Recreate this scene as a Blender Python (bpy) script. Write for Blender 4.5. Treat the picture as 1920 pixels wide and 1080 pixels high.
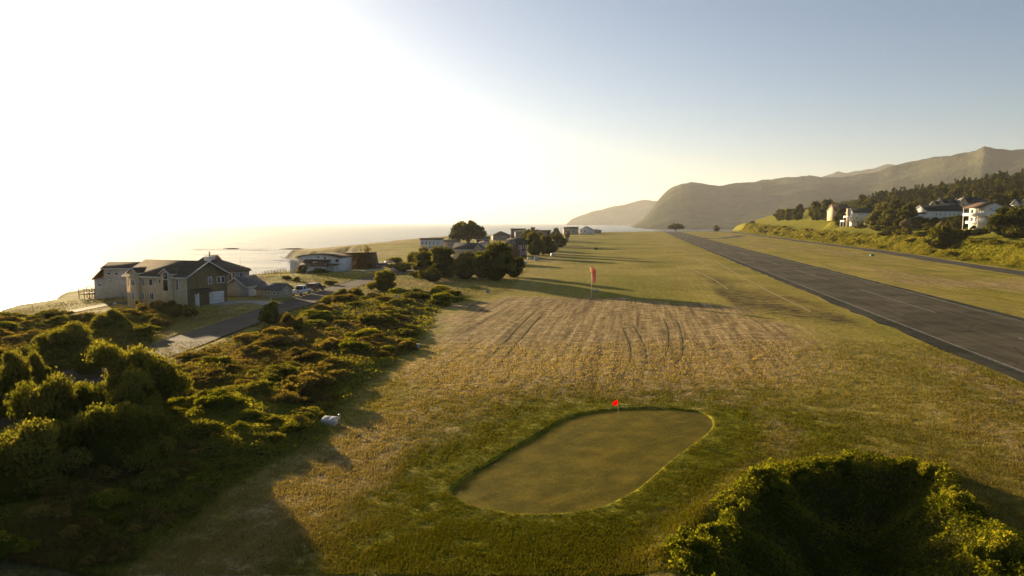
import bpy, math, random
import numpy as np
from mathutils import Vector, Matrix

for _o in list(bpy.data.objects):
    bpy.data.objects.remove(_o)
SC = bpy.context.scene
COL = SC.collection
R = math.radians

# ------------------------------------------------------------------ camera, sky, sun, exposure
CH, FPX, PITCH = 14.0, 1280.0, R(5.49)
cam_d = bpy.data.cameras.new("camera")
cam_d.lens, cam_d.sensor_width, cam_d.clip_start, cam_d.clip_end = 24.0, 36.0, 0.5, 90000
cam = bpy.data.objects.new("camera", cam_d)
cam.location = (0, 0, CH)
cam.rotation_euler = (R(90) - PITCH, 0, 0)
COL.objects.link(cam)
SC.camera = cam

SUN_AZ, SUN_EL = R(37.5), R(8.3)          # azimuth measured to the left of straight ahead
world = bpy.data.worlds.new("World")
SC.world = world
world.use_nodes = True
wn = world.node_tree.nodes
wn.clear()
sky = wn.new("ShaderNodeTexSky")
sky.sky_type = 'NISHITA'
sky.sun_disc = False
sky.sun_elevation = SUN_EL
sky.sun_rotation = -SUN_AZ
sky.altitude = 30
sky.air_density, sky.dust_density, sky.ozone_density = 0.8, 1.4, 2.2
bg = wn.new("ShaderNodeBackground")
bg.inputs[1].default_value = 0.05
wo = wn.new("ShaderNodeOutputWorld")
world.node_tree.links.new(sky.outputs[0], bg.inputs[0])
world.node_tree.links.new(bg.outputs[0], wo.inputs[0])

sun_d = bpy.data.lights.new("sun", 'SUN')
sun_d.energy, sun_d.angle, sun_d.color = 5.0, R(0.55), (1.0, 0.76, 0.44)
sun = bpy.data.objects.new("sun", sun_d)
sdir = Vector((-math.sin(SUN_AZ) * math.cos(SUN_EL), math.cos(SUN_AZ) * math.cos(SUN_EL), math.sin(SUN_EL)))
sun.rotation_euler = sdir.to_track_quat('Z', 'Y').to_euler()
sun.location = (-100, 130, 60)
COL.objects.link(sun)

SC.view_settings.view_transform = 'Standard'
SC.view_settings.look = 'None'
SC.view_settings.exposure = 1.72
SC.view_settings.gamma = 1.0
SC.cycles.use_denoising = True
SC.cycles.max_bounces = 8
SC.cycles.diffuse_bounces = 5
SC.cycles.glossy_bounces = 2
SC.cycles.transmission_bounces = 3
SC.cycles.volume_bounces = 1
SC.cycles.sample_clamp_indirect = 4.0

# ------------------------------------------------------------------ numeric helpers
rng = np.random.default_rng(7)
random.seed(7)

def _hash(ix, iy, seed):
    h = (ix.astype(np.int64) * 374761393 + iy.astype(np.int64) * 668265263 + seed * 1442695041) & 0xFFFFFFFF
    h = ((h ^ (h >> 13)) * 1274126177) & 0xFFFFFFFF
    return ((h ^ (h >> 16)) & 0xFFFFFF) / float(0xFFFFFF)

def vnoise(x, y, seed=0):
    x = np.asarray(x, float); y = np.asarray(y, float)
    ix, iy = np.floor(x), np.floor(y)
    fx, fy = x - ix, y - iy
    fx, fy = fx * fx * (3 - 2 * fx), fy * fy * (3 - 2 * fy)
    a, b = _hash(ix, iy, seed), _hash(ix + 1, iy, seed)
    c, d = _hash(ix, iy + 1, seed), _hash(ix + 1, iy + 1, seed)
    return (a * (1 - fx) + b * fx) * (1 - fy) + (c * (1 - fx) + d * fx) * fy

def fbm(x, y, seed=0, octv=4):
    s, a, t = 0, 0.5, 0
    for i in range(octv):
        s = s + a * (vnoise(x, y, seed + i * 17) * 2 - 1); t += a
        x, y, a = np.asarray(x) * 2.03 + 3.1, np.asarray(y) * 2.03 - 1.7, a * 0.5
    return s / t

def sstep(a, b, x):
    t = np.clip((np.asarray(x, float) - a) / (b - a), 0, 1)
    return t * t * (3 - 2 * t)

def seg_dist(x, y, pts, closed=False):
    if not closed and np.ndim(x) and np.size(x) > 2000:
        A = np.array(pts); lo, hi = A.min(0), A.max(0)
        bd = np.hypot(np.maximum(np.maximum(lo[0] - x, x - hi[0]), 0), np.maximum(np.maximum(lo[1] - y, y - hi[1]), 0))
        near = bd < 25
        if near.mean() < 0.9:
            out = bd + 0.0
            out[near] = _seg_dist(x[near], y[near], pts)
            return out
    return _seg_dist(x, y, pts, closed)

def _seg_dist(x, y, pts, closed=False):
    d = np.full(np.shape(x), 1e9)
    n = len(pts)
    for i in range(n if closed else n - 1):
        ax, ay = pts[i]; bx, by = pts[(i + 1) % n]
        dx, dy = bx - ax, by - ay
        t = np.clip(((x - ax) * dx + (y - ay) * dy) / (dx * dx + dy * dy + 1e-12), 0, 1)
        d = np.minimum(d, np.hypot(x - ax - t * dx, y - ay - t * dy))
    return d

def poly_sd(x, y, pts):
    """signed distance, positive inside (only a bound beyond 22 m outside the box of a small outline)"""
    x = np.asarray(x, float); y = np.asarray(y, float)
    if x.ndim and x.size > 2000:
        A = np.array(pts); lo, hi = A.min(0), A.max(0)
        bd = np.hypot(np.maximum(np.maximum(lo[0] - x, x - hi[0]), 0), np.maximum(np.maximum(lo[1] - y, y - hi[1]), 0))
        near = bd < 22
        if near.mean() < 0.9:
            out = -bd
            out[near] = _poly_sd(x[near], y[near], pts)
            return out
    return _poly_sd(x, y, pts)

def _poly_sd(x, y, pts):
    inside = np.zeros(x.shape, bool)
    n = len(pts)
    for i in range(n):
        ax, ay = pts[i]; bx, by = pts[(i + 1) % n]
        c = ((ay > y) != (by > y))
        if by != ay:
            inside ^= c & (x < (bx - ax) * (y - ay) / (by - ay) + ax)
    d = seg_dist(x, y, pts, True)
    return np.where(inside, d, -d)

def ray(px, py):
    xc, yc = (px - 960) / FPX, (540 - py) / FPX
    return xc, math.cos(PITCH) + yc * math.sin(PITCH), -math.sin(PITCH) + yc * math.cos(PITCH)

def at(px, py, z=0.0):
    rx, ry, rz = ray(px, py)
    t = (z - CH) / rz
    return (rx * t, ry * t)

def smooth_closed(pts, n=10):
    out = []
    m = len(pts)
    for i in range(m):
        p0, p1, p2, p3 = [np.array(pts[(i + k - 1) % m], float) for k in range(4)]
        for j in range(n):
            t = j / n
            out.append(tuple(0.5 * ((2 * p1) + (-p0 + p2) * t + (2 * p0 - 5 * p1 + 4 * p2 - p3) * t * t + (-p0 + 3 * p1 - 3 * p2 + p3) * t ** 3)))
    return out

def smooth_open(pts, n=8):
    P = [np.array(p, float) for p in pts]
    P = [2 * P[0] - P[1]] + P + [2 * P[-1] - P[-2]]
    out = []
    for i in range(1, len(P) - 2):
        p0, p1, p2, p3 = P[i - 1:i + 3]
        for j in range(n):
            t = j / n
            out.append(tuple(0.5 * ((2 * p1) + (-p0 + p2) * t + (2 * p0 - 5 * p1 + 4 * p2 - p3) * t * t + (-p0 + 3 * p1 - 3 * p2 + p3) * t ** 3)))
    out.append(tuple(P[-2]))
    return out

# ------------------------------------------------------------------ layout of the place (metres, camera over the origin)
RA = R(10.6)
CA, SA = math.cos(RA), math.sin(RA)
def uv2xy(u, v):                      # u along the runway, v to its right
    return (u * SA + v * CA, u * CA - v * SA)

COAST = [(-900, -400), (-420, -60), (-300, 30), (-150, 88), (-112, 100), (-84, 110.5), (-90, 126), (-90, 137), (-99, 150), (-96, 172), (-80, 190),
         (-71, 199), (-66, 222), (-68, 262), (-76, 330), (-82, 400), (-105, 460), (-150, 520), (-188, 588), (-150, 640), (-95, 690), (-60, 730),
         (-10, 780), (40, 850), (84, 915), (140, 985), (190, 1030), (260, 1050), (350, 1058), (440, 1075), (560, 1150), (900, 1500),
         (1500, 2300), (6000, 3000), (6000, -400)]
EDGE_Y = [-200, 100, 200, 339, 480, 620, 853, 1040, 1600]        # taxiway's inland edge: x as a function of y
EDGE_X = [75, 124, 149, 185.5, 214, 243, 291, 330, 450]
FIELD_EDGE = [at(*p) for p in [(250, 1078), (300, 1031), (381, 966), (455, 905), (528, 868), (626, 819), (646, 774), (667, 746), (728, 697), (781, 660),
              (800, 630), (820, 602), (818, 587), (837, 575), (875, 562)]]
SCRUB = FIELD_EDGE + [at(*p) for p in [(850, 545), (760, 545), (700, 552), (640, 560), (560, 590), (470, 622), (380, 655), (250, 720), (130, 780), (60, 860)]] + [(-40, 20), (-15, 12)]
SCRUB_WEST = [at(*p) for p in [(300, 640), (240, 690), (100, 730), (-100, 790)]] + [(-110, 20), (-200, 95), (-100, 100)] + [at(*p) for p in [(60, 580), (150, 590), (250, 590), (330, 600)]]
GREEN = smooth_closed([at(*p) for p in [(845, 918), (880, 888), (936, 855), (1003, 816), (1059, 784), (1119, 770), (1189, 765), (1260, 766), (1313, 772),
              (1335, 785), (1336, 802), (1313, 823), (1260, 862), (1207, 908), (1172, 930), (1119, 952), (1049, 962), (978, 963), (908, 953), (866, 939)]], 6)
PIT = smooth_closed([at(*p) for p in [(1275, 1078), (1290, 1045), (1330, 985), (1395, 935), (1450, 900), (1540, 882), (1620, 876), (1690, 878), (1745, 893),
              (1790, 930), (1840, 990), (1890, 1050), (1905, 1078)]] + [(19.5, 19), (14, 13.5), (8, 17)], 4)
ROAD = smooth_open([at(*p) for p in [(-180, 850), (20, 757), (160, 705), (310, 655), (390, 625), (470, 596), (540, 573), (600, 553), (650, 536), (695, 523), (745, 512), (790, 505)]])
DRIVE_W = smooth_open([at(*p) for p in [(40, 586), (110, 577), (175, 568), (225, 562), (262, 566)]])
DRIVE_E = smooth_open([at(*p) for p in [(408, 573), (440, 568), (485, 568), (515, 572)]])
DRIVE_N = smooth_open([at(*p) for p in [(640, 509), (690, 508), (720, 505), (750, 507)]])

def _rt(py): return math.tan(-PITCH + math.atan((540 - py) / FPX))
def pad(px, Y, py, dz, r): return ((px - 960) / FPX * Y, Y, CH + _rt(py) * Y + dz, r)
PADS = [pad(1728, 388, 411, -0.3, 9), pad(1765, 398, 412, -0.3, 14), pad(1795, 405, 412, -0.3, 12), pad(1770, 445, 395, -0.6, 13), pad(1815, 440, 395, -0.6, 13), pad(1905, 404, 398, -0.5, 14), pad(1612, 524, 419, -2.0, 12), pad(1580, 566, 411, -0.5, 10), pad(1860, 324, 424, -1.5, 9), pad(1885, 349, 418, -0.5, 6)]

def right_s(x, y):
    return (x - np.interp(y, EDGE_Y, EDGE_X)) * 0.975

def headland_low(x, y):
    return sstep(430, 520, y) * sstep(-55, -190, x) * 8.5

def H(x, y, detail=True):
    x = np.asarray(x, float); y = np.asarray(y, float)
    v = x * CA - y * SA
    s = right_s(x, y)
    z = 1.0 * sstep(450, 1000, y)
    gsd = poly_sd(x, y, GREEN)
    flat = sstep(1, 14, -gsd) * sstep(28, 20, v) * sstep(-400, -20, -y * 0 - 20)
    z = z + 0.45 * fbm(x / 42, y / 42, 3, 3) * flat
    z = z + 0.30 * fbm(x / 11, y / 30, 5, 3) * sstep(56, 62, v) * sstep(8, -4, s)
    # shallow swales round the green
    # scrub bumps
    d1 = np.maximum(poly_sd(x, y, SCRUB), poly_sd(x, y, SCRUB_WEST))
    rd = seg_dist(x, y, ROAD)
    m = sstep(0, 5, d1) * sstep(3.0, 8, rd)
    z = z + m * (0.55 + 0.7 * fbm(x / 7, y / 7, 11, 4))
    m2 = sstep(6, 20, seg_dist(x, y, [(-62, 122), (-80, 138), (-50, 132)])) * sstep(-10, -60, x) * sstep(95, 110, y) * sstep(3, 8, rd)
    z = z + m2 * 0.5 * fbm(x / 16, y / 16, 21, 4)
    # land inland of the taxiway
    fy = np.interp(y, [100, 300, 560, 800, 1000], [0.72, 0.8, 1.0, 1.32, 1.3])
    bh = np.interp(y, [100, 230, 300, 400, 600, 700, 900, 1050], [5.6, 6.0, 6.4, 5.8, 5.8, 8.0, 10.3, 9.0])
    gap = np.exp(-((y - 300 - 0.35 * np.clip(s, 0, 60)) / 9.0) ** 2) * 0.62 * sstep(70, 20, s) + np.exp(-((y - 640 + 0.5 * np.clip(s, 0, 80)) / 22.0) ** 2) * 0.35 * sstep(60, 15, s)
    prof = np.interp(s, [0, 15, 50, 72, 111, 264, 600, 3000], [0, 0, 8.4, 14, 17, 38, 70, 140])
    bank = sstep(4, 15 + 1.5 * fbm(x / 14, y / 14, 31), s + 1.3 * fbm(x / 6, y / 6, 33))
    bank_rough = 1.5 * fbm(x / 7, y / 7, 35, 4) * sstep(3, 8, s) * sstep(26, 16, s)
    lip = 0.8 * np.exp(-((s - 17) / 5.5) ** 2)
    zr = (bh * bank + lip) * (1 - gap) + bank_rough + prof * fy
    zr = zr + sstep(8, 20, s) * (0.8 * fbm(x / 22, y / 22, 41, 4)) + sstep(100, 250, s) * 4 * fbm(x / 90, y / 90, 43, 3)
    z = z + zr * sstep(2, 6, s)
    for qx, qy, qz, qr in PADS:
        w_ = sstep(qr * 1.7, qr * 0.7, np.hypot(x - qx, y - qy))
        z = z + (qz - z) * w_
    # hollow at the lower right
    psd = poly_sd(x, y, PIT)
    z = z - 2.7 * sstep(-0.3, 5.5, psd + 0.35 * fbm(x / 2, y / 2, 51)) + 0.25 * np.exp(-((psd + 0.6) / 0.9) ** 2)
    # coast
    c = poly_sd(x, y, COAST) + 3.0 * fbm(x / 25, y / 25, 61, 4)
    z = z - 1.0 * sstep(30, 0, c) - headland_low(x, y)
    z = np.where(c < 0, z + (-19 - z) * sstep(0, -13, c + 0), z)
    return z

def H1(x, y):
    return float(H(np.array([x]), np.array([y]))[0])

_T = np.geomspace(18, 1500, 3600)
def hit(px, py):
    rx, ry, rz = ray(px, py)
    X, Y, Z = rx * _T, ry * _T, CH + rz * _T
    below = np.nonzero(Z <= H(X, Y))[0]
    i = below[0] if len(below) else len(_T) - 1
    return (X[i], Y[i], float(H(X[i:i + 1], Y[i:i + 1])[0]))

# ------------------------------------------------------------------ materials
def mat(name):
    m = bpy.data.materials.new(name)
    m.use_nodes = True
    nt = m.node_tree
    b = nt.nodes["Principled BSDF"]
    return m, nt, b

def N(nt, kind, **kw):
    n = nt.nodes.new(kind)
    for k, v in kw.items():
        if k == 'ins':
            for i, val in v.items():
                n.inputs[i].default_value = val
        else:
            setattr(n, k, v)
    return n

def L(nt, a, b):
    nt.links.new(a, b)

def noise(nt, vec, scale, detail=4, rough=0.55):
    n = N(nt, "ShaderNodeTexNoise", ins={'Scale': scale, 'Detail': detail, 'Roughness': rough})
    L(nt, vec, n.inputs['Vector'])
    return n.outputs[0]

def ramp(nt, fac, stops):
    r = N(nt, "ShaderNodeValToRGB")
    e = r.color_ramp.elements
    while len(e) < len(stops):
        e.new(0.5)
    for i, (p, c) in enumerate(stops):
        e[i].position = p
        e[i].color = (c[0], c[1], c[2], 1) if hasattr(c, '__len__') else (c, c, c, 1)
    L(nt, fac, r.inputs[0])
    return r.outputs[0]

def mixc(nt, fac, a, b, mode='MIX'):
    m = N(nt, "ShaderNodeMix", data_type='RGBA', blend_type=mode)
    if hasattr(fac, 'links'): L(nt, fac, m.inputs[0])
    else: m.inputs[0].default_value = fac
    for s, v in ((6, a), (7, b)):
        if hasattr(v, 'links'): L(nt, v, m.inputs[s])
        else: m.inputs[s].default_value = (v[0], v[1], v[2], 1)
    return m.outputs[2]

def mth(nt, op, a, b=None, c=None, clamp=False):
    m = N(nt, "ShaderNodeMath", operation=op, use_clamp=clamp)
    for i, v in enumerate((a, b, c)):
        if v is None: continue
        if hasattr(v, 'links'): L(nt, v, m.inputs[i])
        else: m.inputs[i].default_value = v
    return m.outputs[0]

def coords(nt, rot=0, scale=(1, 1, 1), kind='Object'):
    tc = N(nt, "ShaderNodeTexCoord")
    mp = N(nt, "ShaderNodeMapping", vector_type='TEXTURE')
    mp.inputs['Rotation'].default_value = (0, 0, rot)
    mp.inputs['Scale'].default_value = tuple(1.0 / c for c in scale)
    L(nt, tc.outputs[kind], mp.inputs[0])
    return mp.outputs[0]

def bump(nt, h, strength, dist, b, prev=None):
    n = N(nt, "ShaderNodeBump", ins={'Strength': strength, 'Distance': dist})
    L(nt, h, n.inputs['Height'])
    if prev is not None: L(nt, prev, n.inputs['Normal'])
    if b is not None: L(nt, n.outputs[0], b.inputs['Normal'])
    return n.outputs[0]

def mat_ground():
    m, nt, b = mat("meadow_ground")
    at_ = N(nt, "ShaderNodeVertexColor", layer_name="surf")
    sp = N(nt, "ShaderNodeSeparateColor")
    L(nt, at_.outputs[0], sp.inputs[0])
    scr = N(nt, "ShaderNodeAttribute", attribute_name="scrub")
    c0 = coords(nt)
    c1 = coords(nt, -RA, (1.0, 0.035, 1.0))
    c2 = coords(nt, R(-20), (0.35, 1.0, 1.0))
    g_fine = noise(nt, c0, 5.0, 5, 0.7)
    g_mid = noise(nt, c0, 0.55, 5, 0.6)
    g_big = noise(nt, c0, 0.06, 4, 0.6)
    st = noise(nt, c1, 1.5, 6, 0.68)
    st.node.inputs['Distortion'].default_value = 0.5
    cl = noise(nt, c0, 1.9, 3, 0.6)
    st2 = noise(nt, c2, 2.2, 4, 0.65)
    f = mth(nt, 'ADD', mth(nt, 'MULTIPLY', g_fine, 0.34), mth(nt, 'ADD', mth(nt, 'MULTIPLY', g_mid, 0.24), mth(nt, 'ADD', mth(nt, 'MULTIPLY', st2, 0.20), mth(nt, 'MULTIPLY', cl, 0.22))))
    fm = mth(nt, 'ADD', mth(nt, 'MULTIPLY', f, 0.72), mth(nt, 'MULTIPLY', st, 0.28))
    far = mth(nt, 'ADD', mth(nt, 'MULTIPLY', f, 0.66), mth(nt, 'ADD', mth(nt, 'MULTIPLY', st, 0.14), mth(nt, 'MULTIPLY', g_big, 0.20)))
    dry = ramp(nt, far, [(0.40, (0.117, 0.101, 0.0156)), (0.49, (0.26, 0.208, 0.0364)), (0.58, (0.468, 0.351, 0.091))])
    lush = ramp(nt, f, [(0.41, (0.0442, 0.0468, 0.0026)), (0.49, (0.13, 0.133, 0.0052)), (0.57, (0.338, 0.28, 0.0208))])
    mulch = ramp(nt, fm, [(0.41, (0.065, 0.039, 0.013)), (0.49, (0.247, 0.169, 0.065)), (0.57, (0.546, 0.397, 0.176))])
    scrub = ramp(nt, f, [(0.38, (0.042, 0.0336, 0.0112)), (0.52, (0.077, 0.07, 0.0196)), (0.64, (0.154, 0.119, 0.042))])
    pert = mth(nt, 'MULTIPLY', mth(nt, 'SUBTRACT', mth(nt, 'ADD', mth(nt, 'MULTIPLY', g_mid, 0.6), mth(nt, 'MULTIPLY', g_fine, 0.4)), 0.5), 2.0)
    def soft(x):
        return ramp(nt, mth(nt, 'ADD', x, pert), [(0.28, 0.0), (0.72, 1.0)])
    col = mixc(nt, soft(sp.outputs[0]), dry, lush)
    col = mixc(nt, soft(sp.outputs[1]), col, mulch)
    col = mixc(nt, soft(sp.outputs[2]), col, (0.050, 0.032, 0.014))
    col = mixc(nt, scr.outputs['Fac'], col, scrub)
    L(nt, col, b.inputs['Base Color'])
    b.inputs['Roughness'].default_value = 0.95
    b.inputs['Specular IOR Level'].default_value = 0.05
    h = mth(nt, 'ADD', mth(nt, 'MULTIPLY', g_fine, 0.45), mth(nt, 'MULTIPLY', g_mid, 0.55))
    n1 = bump(nt, h, 0.9, 0.22, None)
    n2 = bump(nt, cl, 0.9, 0.16, None, n1)
    bump(nt, mth(nt, 'MULTIPLY', st, mth(nt, 'ADD', mth(nt, 'MULTIPLY', sp.outputs[1], 0.9), 0.1)), 0.6, 0.08, b, n2)
    return m

def mat_green():
    m, nt, b = mat("putting_green_turf")
    c0 = coords(nt); c1 = coords(nt, R(-50), (1, 0.3, 1))
    f = mth(nt, 'ADD', mth(nt, 'MULTIPLY', noise(nt, c0, 9, 5, 0.7), 0.4), mth(nt, 'ADD', mth(nt, 'MULTIPLY', noise(nt, c0, 0.5, 5, 0.6), 0.35), mth(nt, 'MULTIPLY', noise(nt, c1, 0.8, 4, 0.6), 0.25)))
    L(nt, ramp(nt, f, [(0.41, (0.070, 0.060, 0.003)), (0.5, (0.125, 0.096, 0.006)), (0.58, (0.19, 0.138, 0.010))]), b.inputs['Base Color'])
    b.inputs['Roughness'].default_value = 0.95
    b.inputs['Specular IOR Level'].default_value = 0.05
    n1 = bump(nt, noise(nt, c0, 7, 5, 0.7), 0.5, 0.03, None)
    bump(nt, noise(nt, c0, 0.8, 3, 0.5), 0.35, 0.10, b, n1)
    return m

def mat_asphalt(name, c_lo, c_hi, streak=True):
    m, nt, b = mat(name)
    c0 = coords(nt); c1 = coords(nt, -RA, (1.0, 0.03, 1.0))
    f = mth(nt, 'ADD', mth(nt, 'MULTIPLY', noise(nt, c0, 14, 4, 0.7), 0.25), mth(nt, 'ADD', mth(nt, 'MULTIPLY', noise(nt, c0, 0.25, 5, 0.6), 0.35), mth(nt, 'MULTIPLY', noise(nt, c1, 0.9, 5, 0.6), 0.40)))
    vor = N(nt, "ShaderNodeTexVoronoi", feature='DISTANCE_TO_EDGE', ins={'Scale': 0.16}); L(nt, mixc(nt, 0.35, coords(nt), N(nt, "ShaderNodeTexNoise", ins={'Scale': 0.3}).outputs[1], 'ADD'), vor.inputs['Vector'])
    crack = ramp(nt, vor.outputs[0], [(0.0, 0.55), (0.02, 1.0)])
    patch = ramp(nt, noise(nt, c0, 0.07, 3, 0.4), [(0.46, 0.82), (0.50, 1.08)])
    L(nt, mixc(nt, 1.0, mixc(nt, 1.0, ramp(nt, f, [(0.41, c_lo), (0.57, c_hi)]), crack, 'MULTIPLY'), patch, 'MULTIPLY'), b.inputs['Base Color'])
    b.inputs['Roughness'].default_value = 0.85
    b.inputs['Specular IOR Level'].default_value = 0.06
    bump(nt, noise(nt, c0, 25, 3, 0.7), 0.4, 0.01, b)
    return m

def mat_paint(name, col, rough=0.6, var=0.25, scale=1.5, spec=0.3, metal=0.0, bumpd=0.0):
    m, nt, b = mat(name)
    c0 = coords(nt)
    f = noise(nt, c0, scale, 5, 0.6)
    lo = tuple(c * (1 - var) for c in col); hi = tuple(min(1, c * (1 + var * 0.6)) for c in col)
    L(nt, ramp(nt, f, [(0.35, lo), (0.65, hi)]), b.inputs['Base Color'])
    b.inputs['Roughness'].default_value = rough
    b.inputs['Specular IOR Level'].default_value = spec
    b.inputs['Metallic'].default_value = metal
    if bumpd: bump(nt, noise(nt, c0, scale * 6, 3, 0.6), 0.5, bumpd, b)
    return m

def mat_siding(name, col, vert=False, var=0.18):
    m, nt, b = mat(name)
    c0 = coords(nt)
    sx = N(nt, "ShaderNodeSeparateXYZ"); L(nt, c0, sx.inputs[0])
    src = mth(nt, 'ADD', sx.outputs[0], sx.outputs[1]) if vert else sx.outputs[2]
    w = mth(nt, 'FRACT', mth(nt, 'MULTIPLY', src, 3.2 if vert else 5.0))
    f = noise(nt, c0, 1.1, 5, 0.65)
    lo = tuple(c * (1 - var) for c in col); hi = tuple(min(1, c * (1 + var * 0.5)) for c in col)
    L(nt, ramp(nt, f, [(0.35, lo), (0.65, hi)]), b.inputs['Base Color'])
    b.inputs['Roughness'].default_value = 0.8
    b.inputs['Specular IOR Level'].default_value = 0.15
    bump(nt, w, 0.6, 0.03, b)
    return m

def mat_shingle(name, col):
    m, nt, b = mat(name)
    c0 = coords(nt)
    br = N(nt, "ShaderNodeTexBrick", ins={'Scale': 1.0, 'Mortar Size': 0.02, 'Brick Width': 0.5, 'Row Height': 0.22, 'Color1': (*[c * 0.8 for c in col], 1), 'Color2': (*[c * 1.2 for c in col], 1), 'Mortar': (*[c * 0.5 for c in col], 1)})
    L(nt, c0, br.inputs['Vector'])
    f = ramp(nt, noise(nt, c0, 0.8, 4, 0.6), [(0.3, 0.75), (0.7, 1.2)])
    L(nt, mixc(nt, 1.0, br.outputs[0], f, 'MULTIPLY'), b.inputs['Base Color'])
    b.inputs['Roughness'].default_value = 0.9
    b.inputs['Specular IOR Level'].default_value = 0.1
    return m

def mat_glass(name, col=(0.03, 0.035, 0.04), rough=0.08):
    m, nt, b = mat(name)
    L(nt, ramp(nt, noise(nt, coords(nt), 0.6, 2, 0.5), [(0.3, tuple(c * 0.6 for c in col)), (0.7, col)]), b.inputs['Base Color'])
    b.inputs['Roughness'].default_value = rough
    b.inputs['Specular IOR Level'].default_value = 0.6
    return m

def mat_leaf(name, lo, mid, hi, trans=0.35, rnd=0.35):
    m, nt, b = mat(name)
    nt.nodes.remove(b)
    out = nt.nodes["Material Output"]
    a = N(nt, "ShaderNodeAttribute", attribute_name="tint")
    oi = N(nt, "ShaderNodeObjectInfo")
    f = mth(nt, 'ADD', a.outputs['Fac'], mth(nt, 'MULTIPLY', mth(nt, 'SUBTRACT', oi.outputs['Random'], 0.5), rnd))
    c = ramp(nt, f, [(0.15, lo), (0.5, mid), (0.85, hi)])
    d = N(nt, "ShaderNodeBsdfDiffuse", ins={'Roughness': 0.8}); L(nt, c, d.inputs[0])
    t = N(nt, "ShaderNodeBsdfTranslucent"); L(nt, mixc(nt, 1.0, c, (1.5, 1.4, 0.55), 'MULTIPLY'), t.inputs[0])
    mx = N(nt, "ShaderNodeMixShader"); mx.inputs[0].default_value = trans
    L(nt, d.outputs[0], mx.inputs[1]); L(nt, t.outputs[0], mx.inputs[2]); L(nt, mx.outputs[0], out.inputs[0])
    return m

def mat_water():
    m, nt, b = mat("sea_water")
    c0 = coords(nt); c1 = coords(nt, R(-15), (0.35, 1, 1))
    foam = N(nt, "ShaderNodeAttribute", attribute_name="foam")
    fn = noise(nt, c1, 0.09, 6, 0.7)
    fm = ramp(nt, mth(nt, 'ADD', mth(nt, 'MULTIPLY', foam.outputs['Fac'], 0.55), mth(nt, 'MULTIPLY', fn, 0.62)), [(0.56, 0.0), (0.66, 1.0)])
    L(nt, mixc(nt, fm, (0.014, 0.026, 0.028), (0.75, 0.72, 0.68)), b.inputs['Base Color'])
    L(nt, ramp(nt, fm, [(0, 0.22), (1, 0.8)]), b.inputs['Roughness'])
    b.inputs['IOR'].default_value = 1.33
    b.inputs['Specular IOR Level'].default_value = 0.05
    n1 = bump(nt, noise(nt, c1, 0.045, 3, 0.5), 1.0, 1.6, None)
    n2 = bump(nt, noise(nt, c1, 0.22, 4, 0.6), 1.0, 0.55, None, n1)
    bump(nt, noise(nt, c0, 1.3, 4, 0.6), 0.8, 0.13, b, n2)
    return m

def mat_mountain(name, lo, hi):
    m, nt, b = mat(name)
    c0 = coords(nt)
    f = mth(nt, 'ADD', mth(nt, 'MULTIPLY', noise(nt, c0, 0.002, 6, 0.65), 0.6), mth(nt, 'MULTIPLY', noise(nt, c0, 0.015, 5, 0.7), 0.4))
    L(nt, ramp(nt, f, [(0.38, lo), (0.62, hi)]), b.inputs['Base Color'])
    b.inputs['Roughness'].default_value = 1.0
    b.inputs['Specular IOR Level'].default_value = 0.0
    n1 = bump(nt, noise(nt, c0, 0.006, 5, 0.6), 0.8, 50, None)
    bump(nt, noise(nt, c0, 0.03, 4, 0.7), 0.9, 16, b, n1)
    return m

M = {}
M['ground'] = mat_ground()
M['green'] = mat_green()
M['asphalt'] = mat_asphalt("runway_asphalt", (0.055, 0.047, 0.027), (0.110, 0.092, 0.054))
M['shoulder'] = mat_asphalt("worn_shoulder", (0.022, 0.026, 0.016), (0.060, 0.056, 0.034))
M['taxi'] = mat_asphalt("taxiway_asphalt", (0.060, 0.055, 0.044), (0.10, 0.092, 0.074))
M['road'] = mat_asphalt("road_gravel_asphalt", (0.060, 0.048, 0.034), (0.105, 0.082, 0.058))
M['concrete'] = mat_paint("driveway_concrete", (0.36, 0.32, 0.27), 0.9, 0.25, 0.8)
M['line'] = mat_paint("worn_white_line", (0.24, 0.225, 0.18), 0.8, 0.7, 2.2)
M['water'] = mat_water()
M['leaf'] = mat_leaf("leaves_green", (0.0676, 0.0744, 0.0101), (0.130, 0.126, 0.022), (0.205, 0.185, 0.042), 0.55)
M['leaf_dark'] = mat_leaf("leaves_cypress", (0.0389, 0.0454, 0.0113), (0.0778, 0.0826, 0.0194), (0.143, 0.136, 0.0292), 0.45)
M['leaf_brown'] = mat_leaf("leaves_russet", (0.0967, 0.0749, 0.0218), (0.164, 0.125, 0.0343), (0.265, 0.199, 0.0562), 0.55)
M['leaf_bright'] = mat_leaf("leaves_bright", (0.0715, 0.0858, 0.00858), (0.157, 0.165, 0.0172), (0.3, 0.272, 0.0372), 0.6)
M['leaf_mix'] = mat_leaf("scrub_mixed", (0.143, 0.102, 0.0359), (0.120, 0.112, 0.022), (0.195, 0.190, 0.030), 0.5, 0.0)
M['leaf_conifer'] = mat_leaf("needles_conifer", (0.0257, 0.0358, 0.0114), (0.0486, 0.0572, 0.0157), (0.0887, 0.0858, 0.0229), 0.3, 0.5)
M['leaf_pale'] = mat_leaf("leaves_pale_plume", (0.16, 0.13, 0.07), (0.24, 0.19, 0.11), (0.34, 0.28, 0.18), 0.3)
M['straw'] = mat_leaf("grass_blades", (0.095, 0.095, 0.0057), (0.18, 0.148, 0.026), (0.38, 0.285, 0.13), 0.35, 0.0)
M['rough'] = mat_leaf("rough_grass_blades", (0.092, 0.085, 0.014), (0.155, 0.130, 0.026), (0.24, 0.185, 0.058), 0.22, 0.0)
M['bark'] = mat_paint("bark", (0.0975, 0.0715, 0.0494), 0.95, 0.35, 3.0, 0.05)
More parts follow.
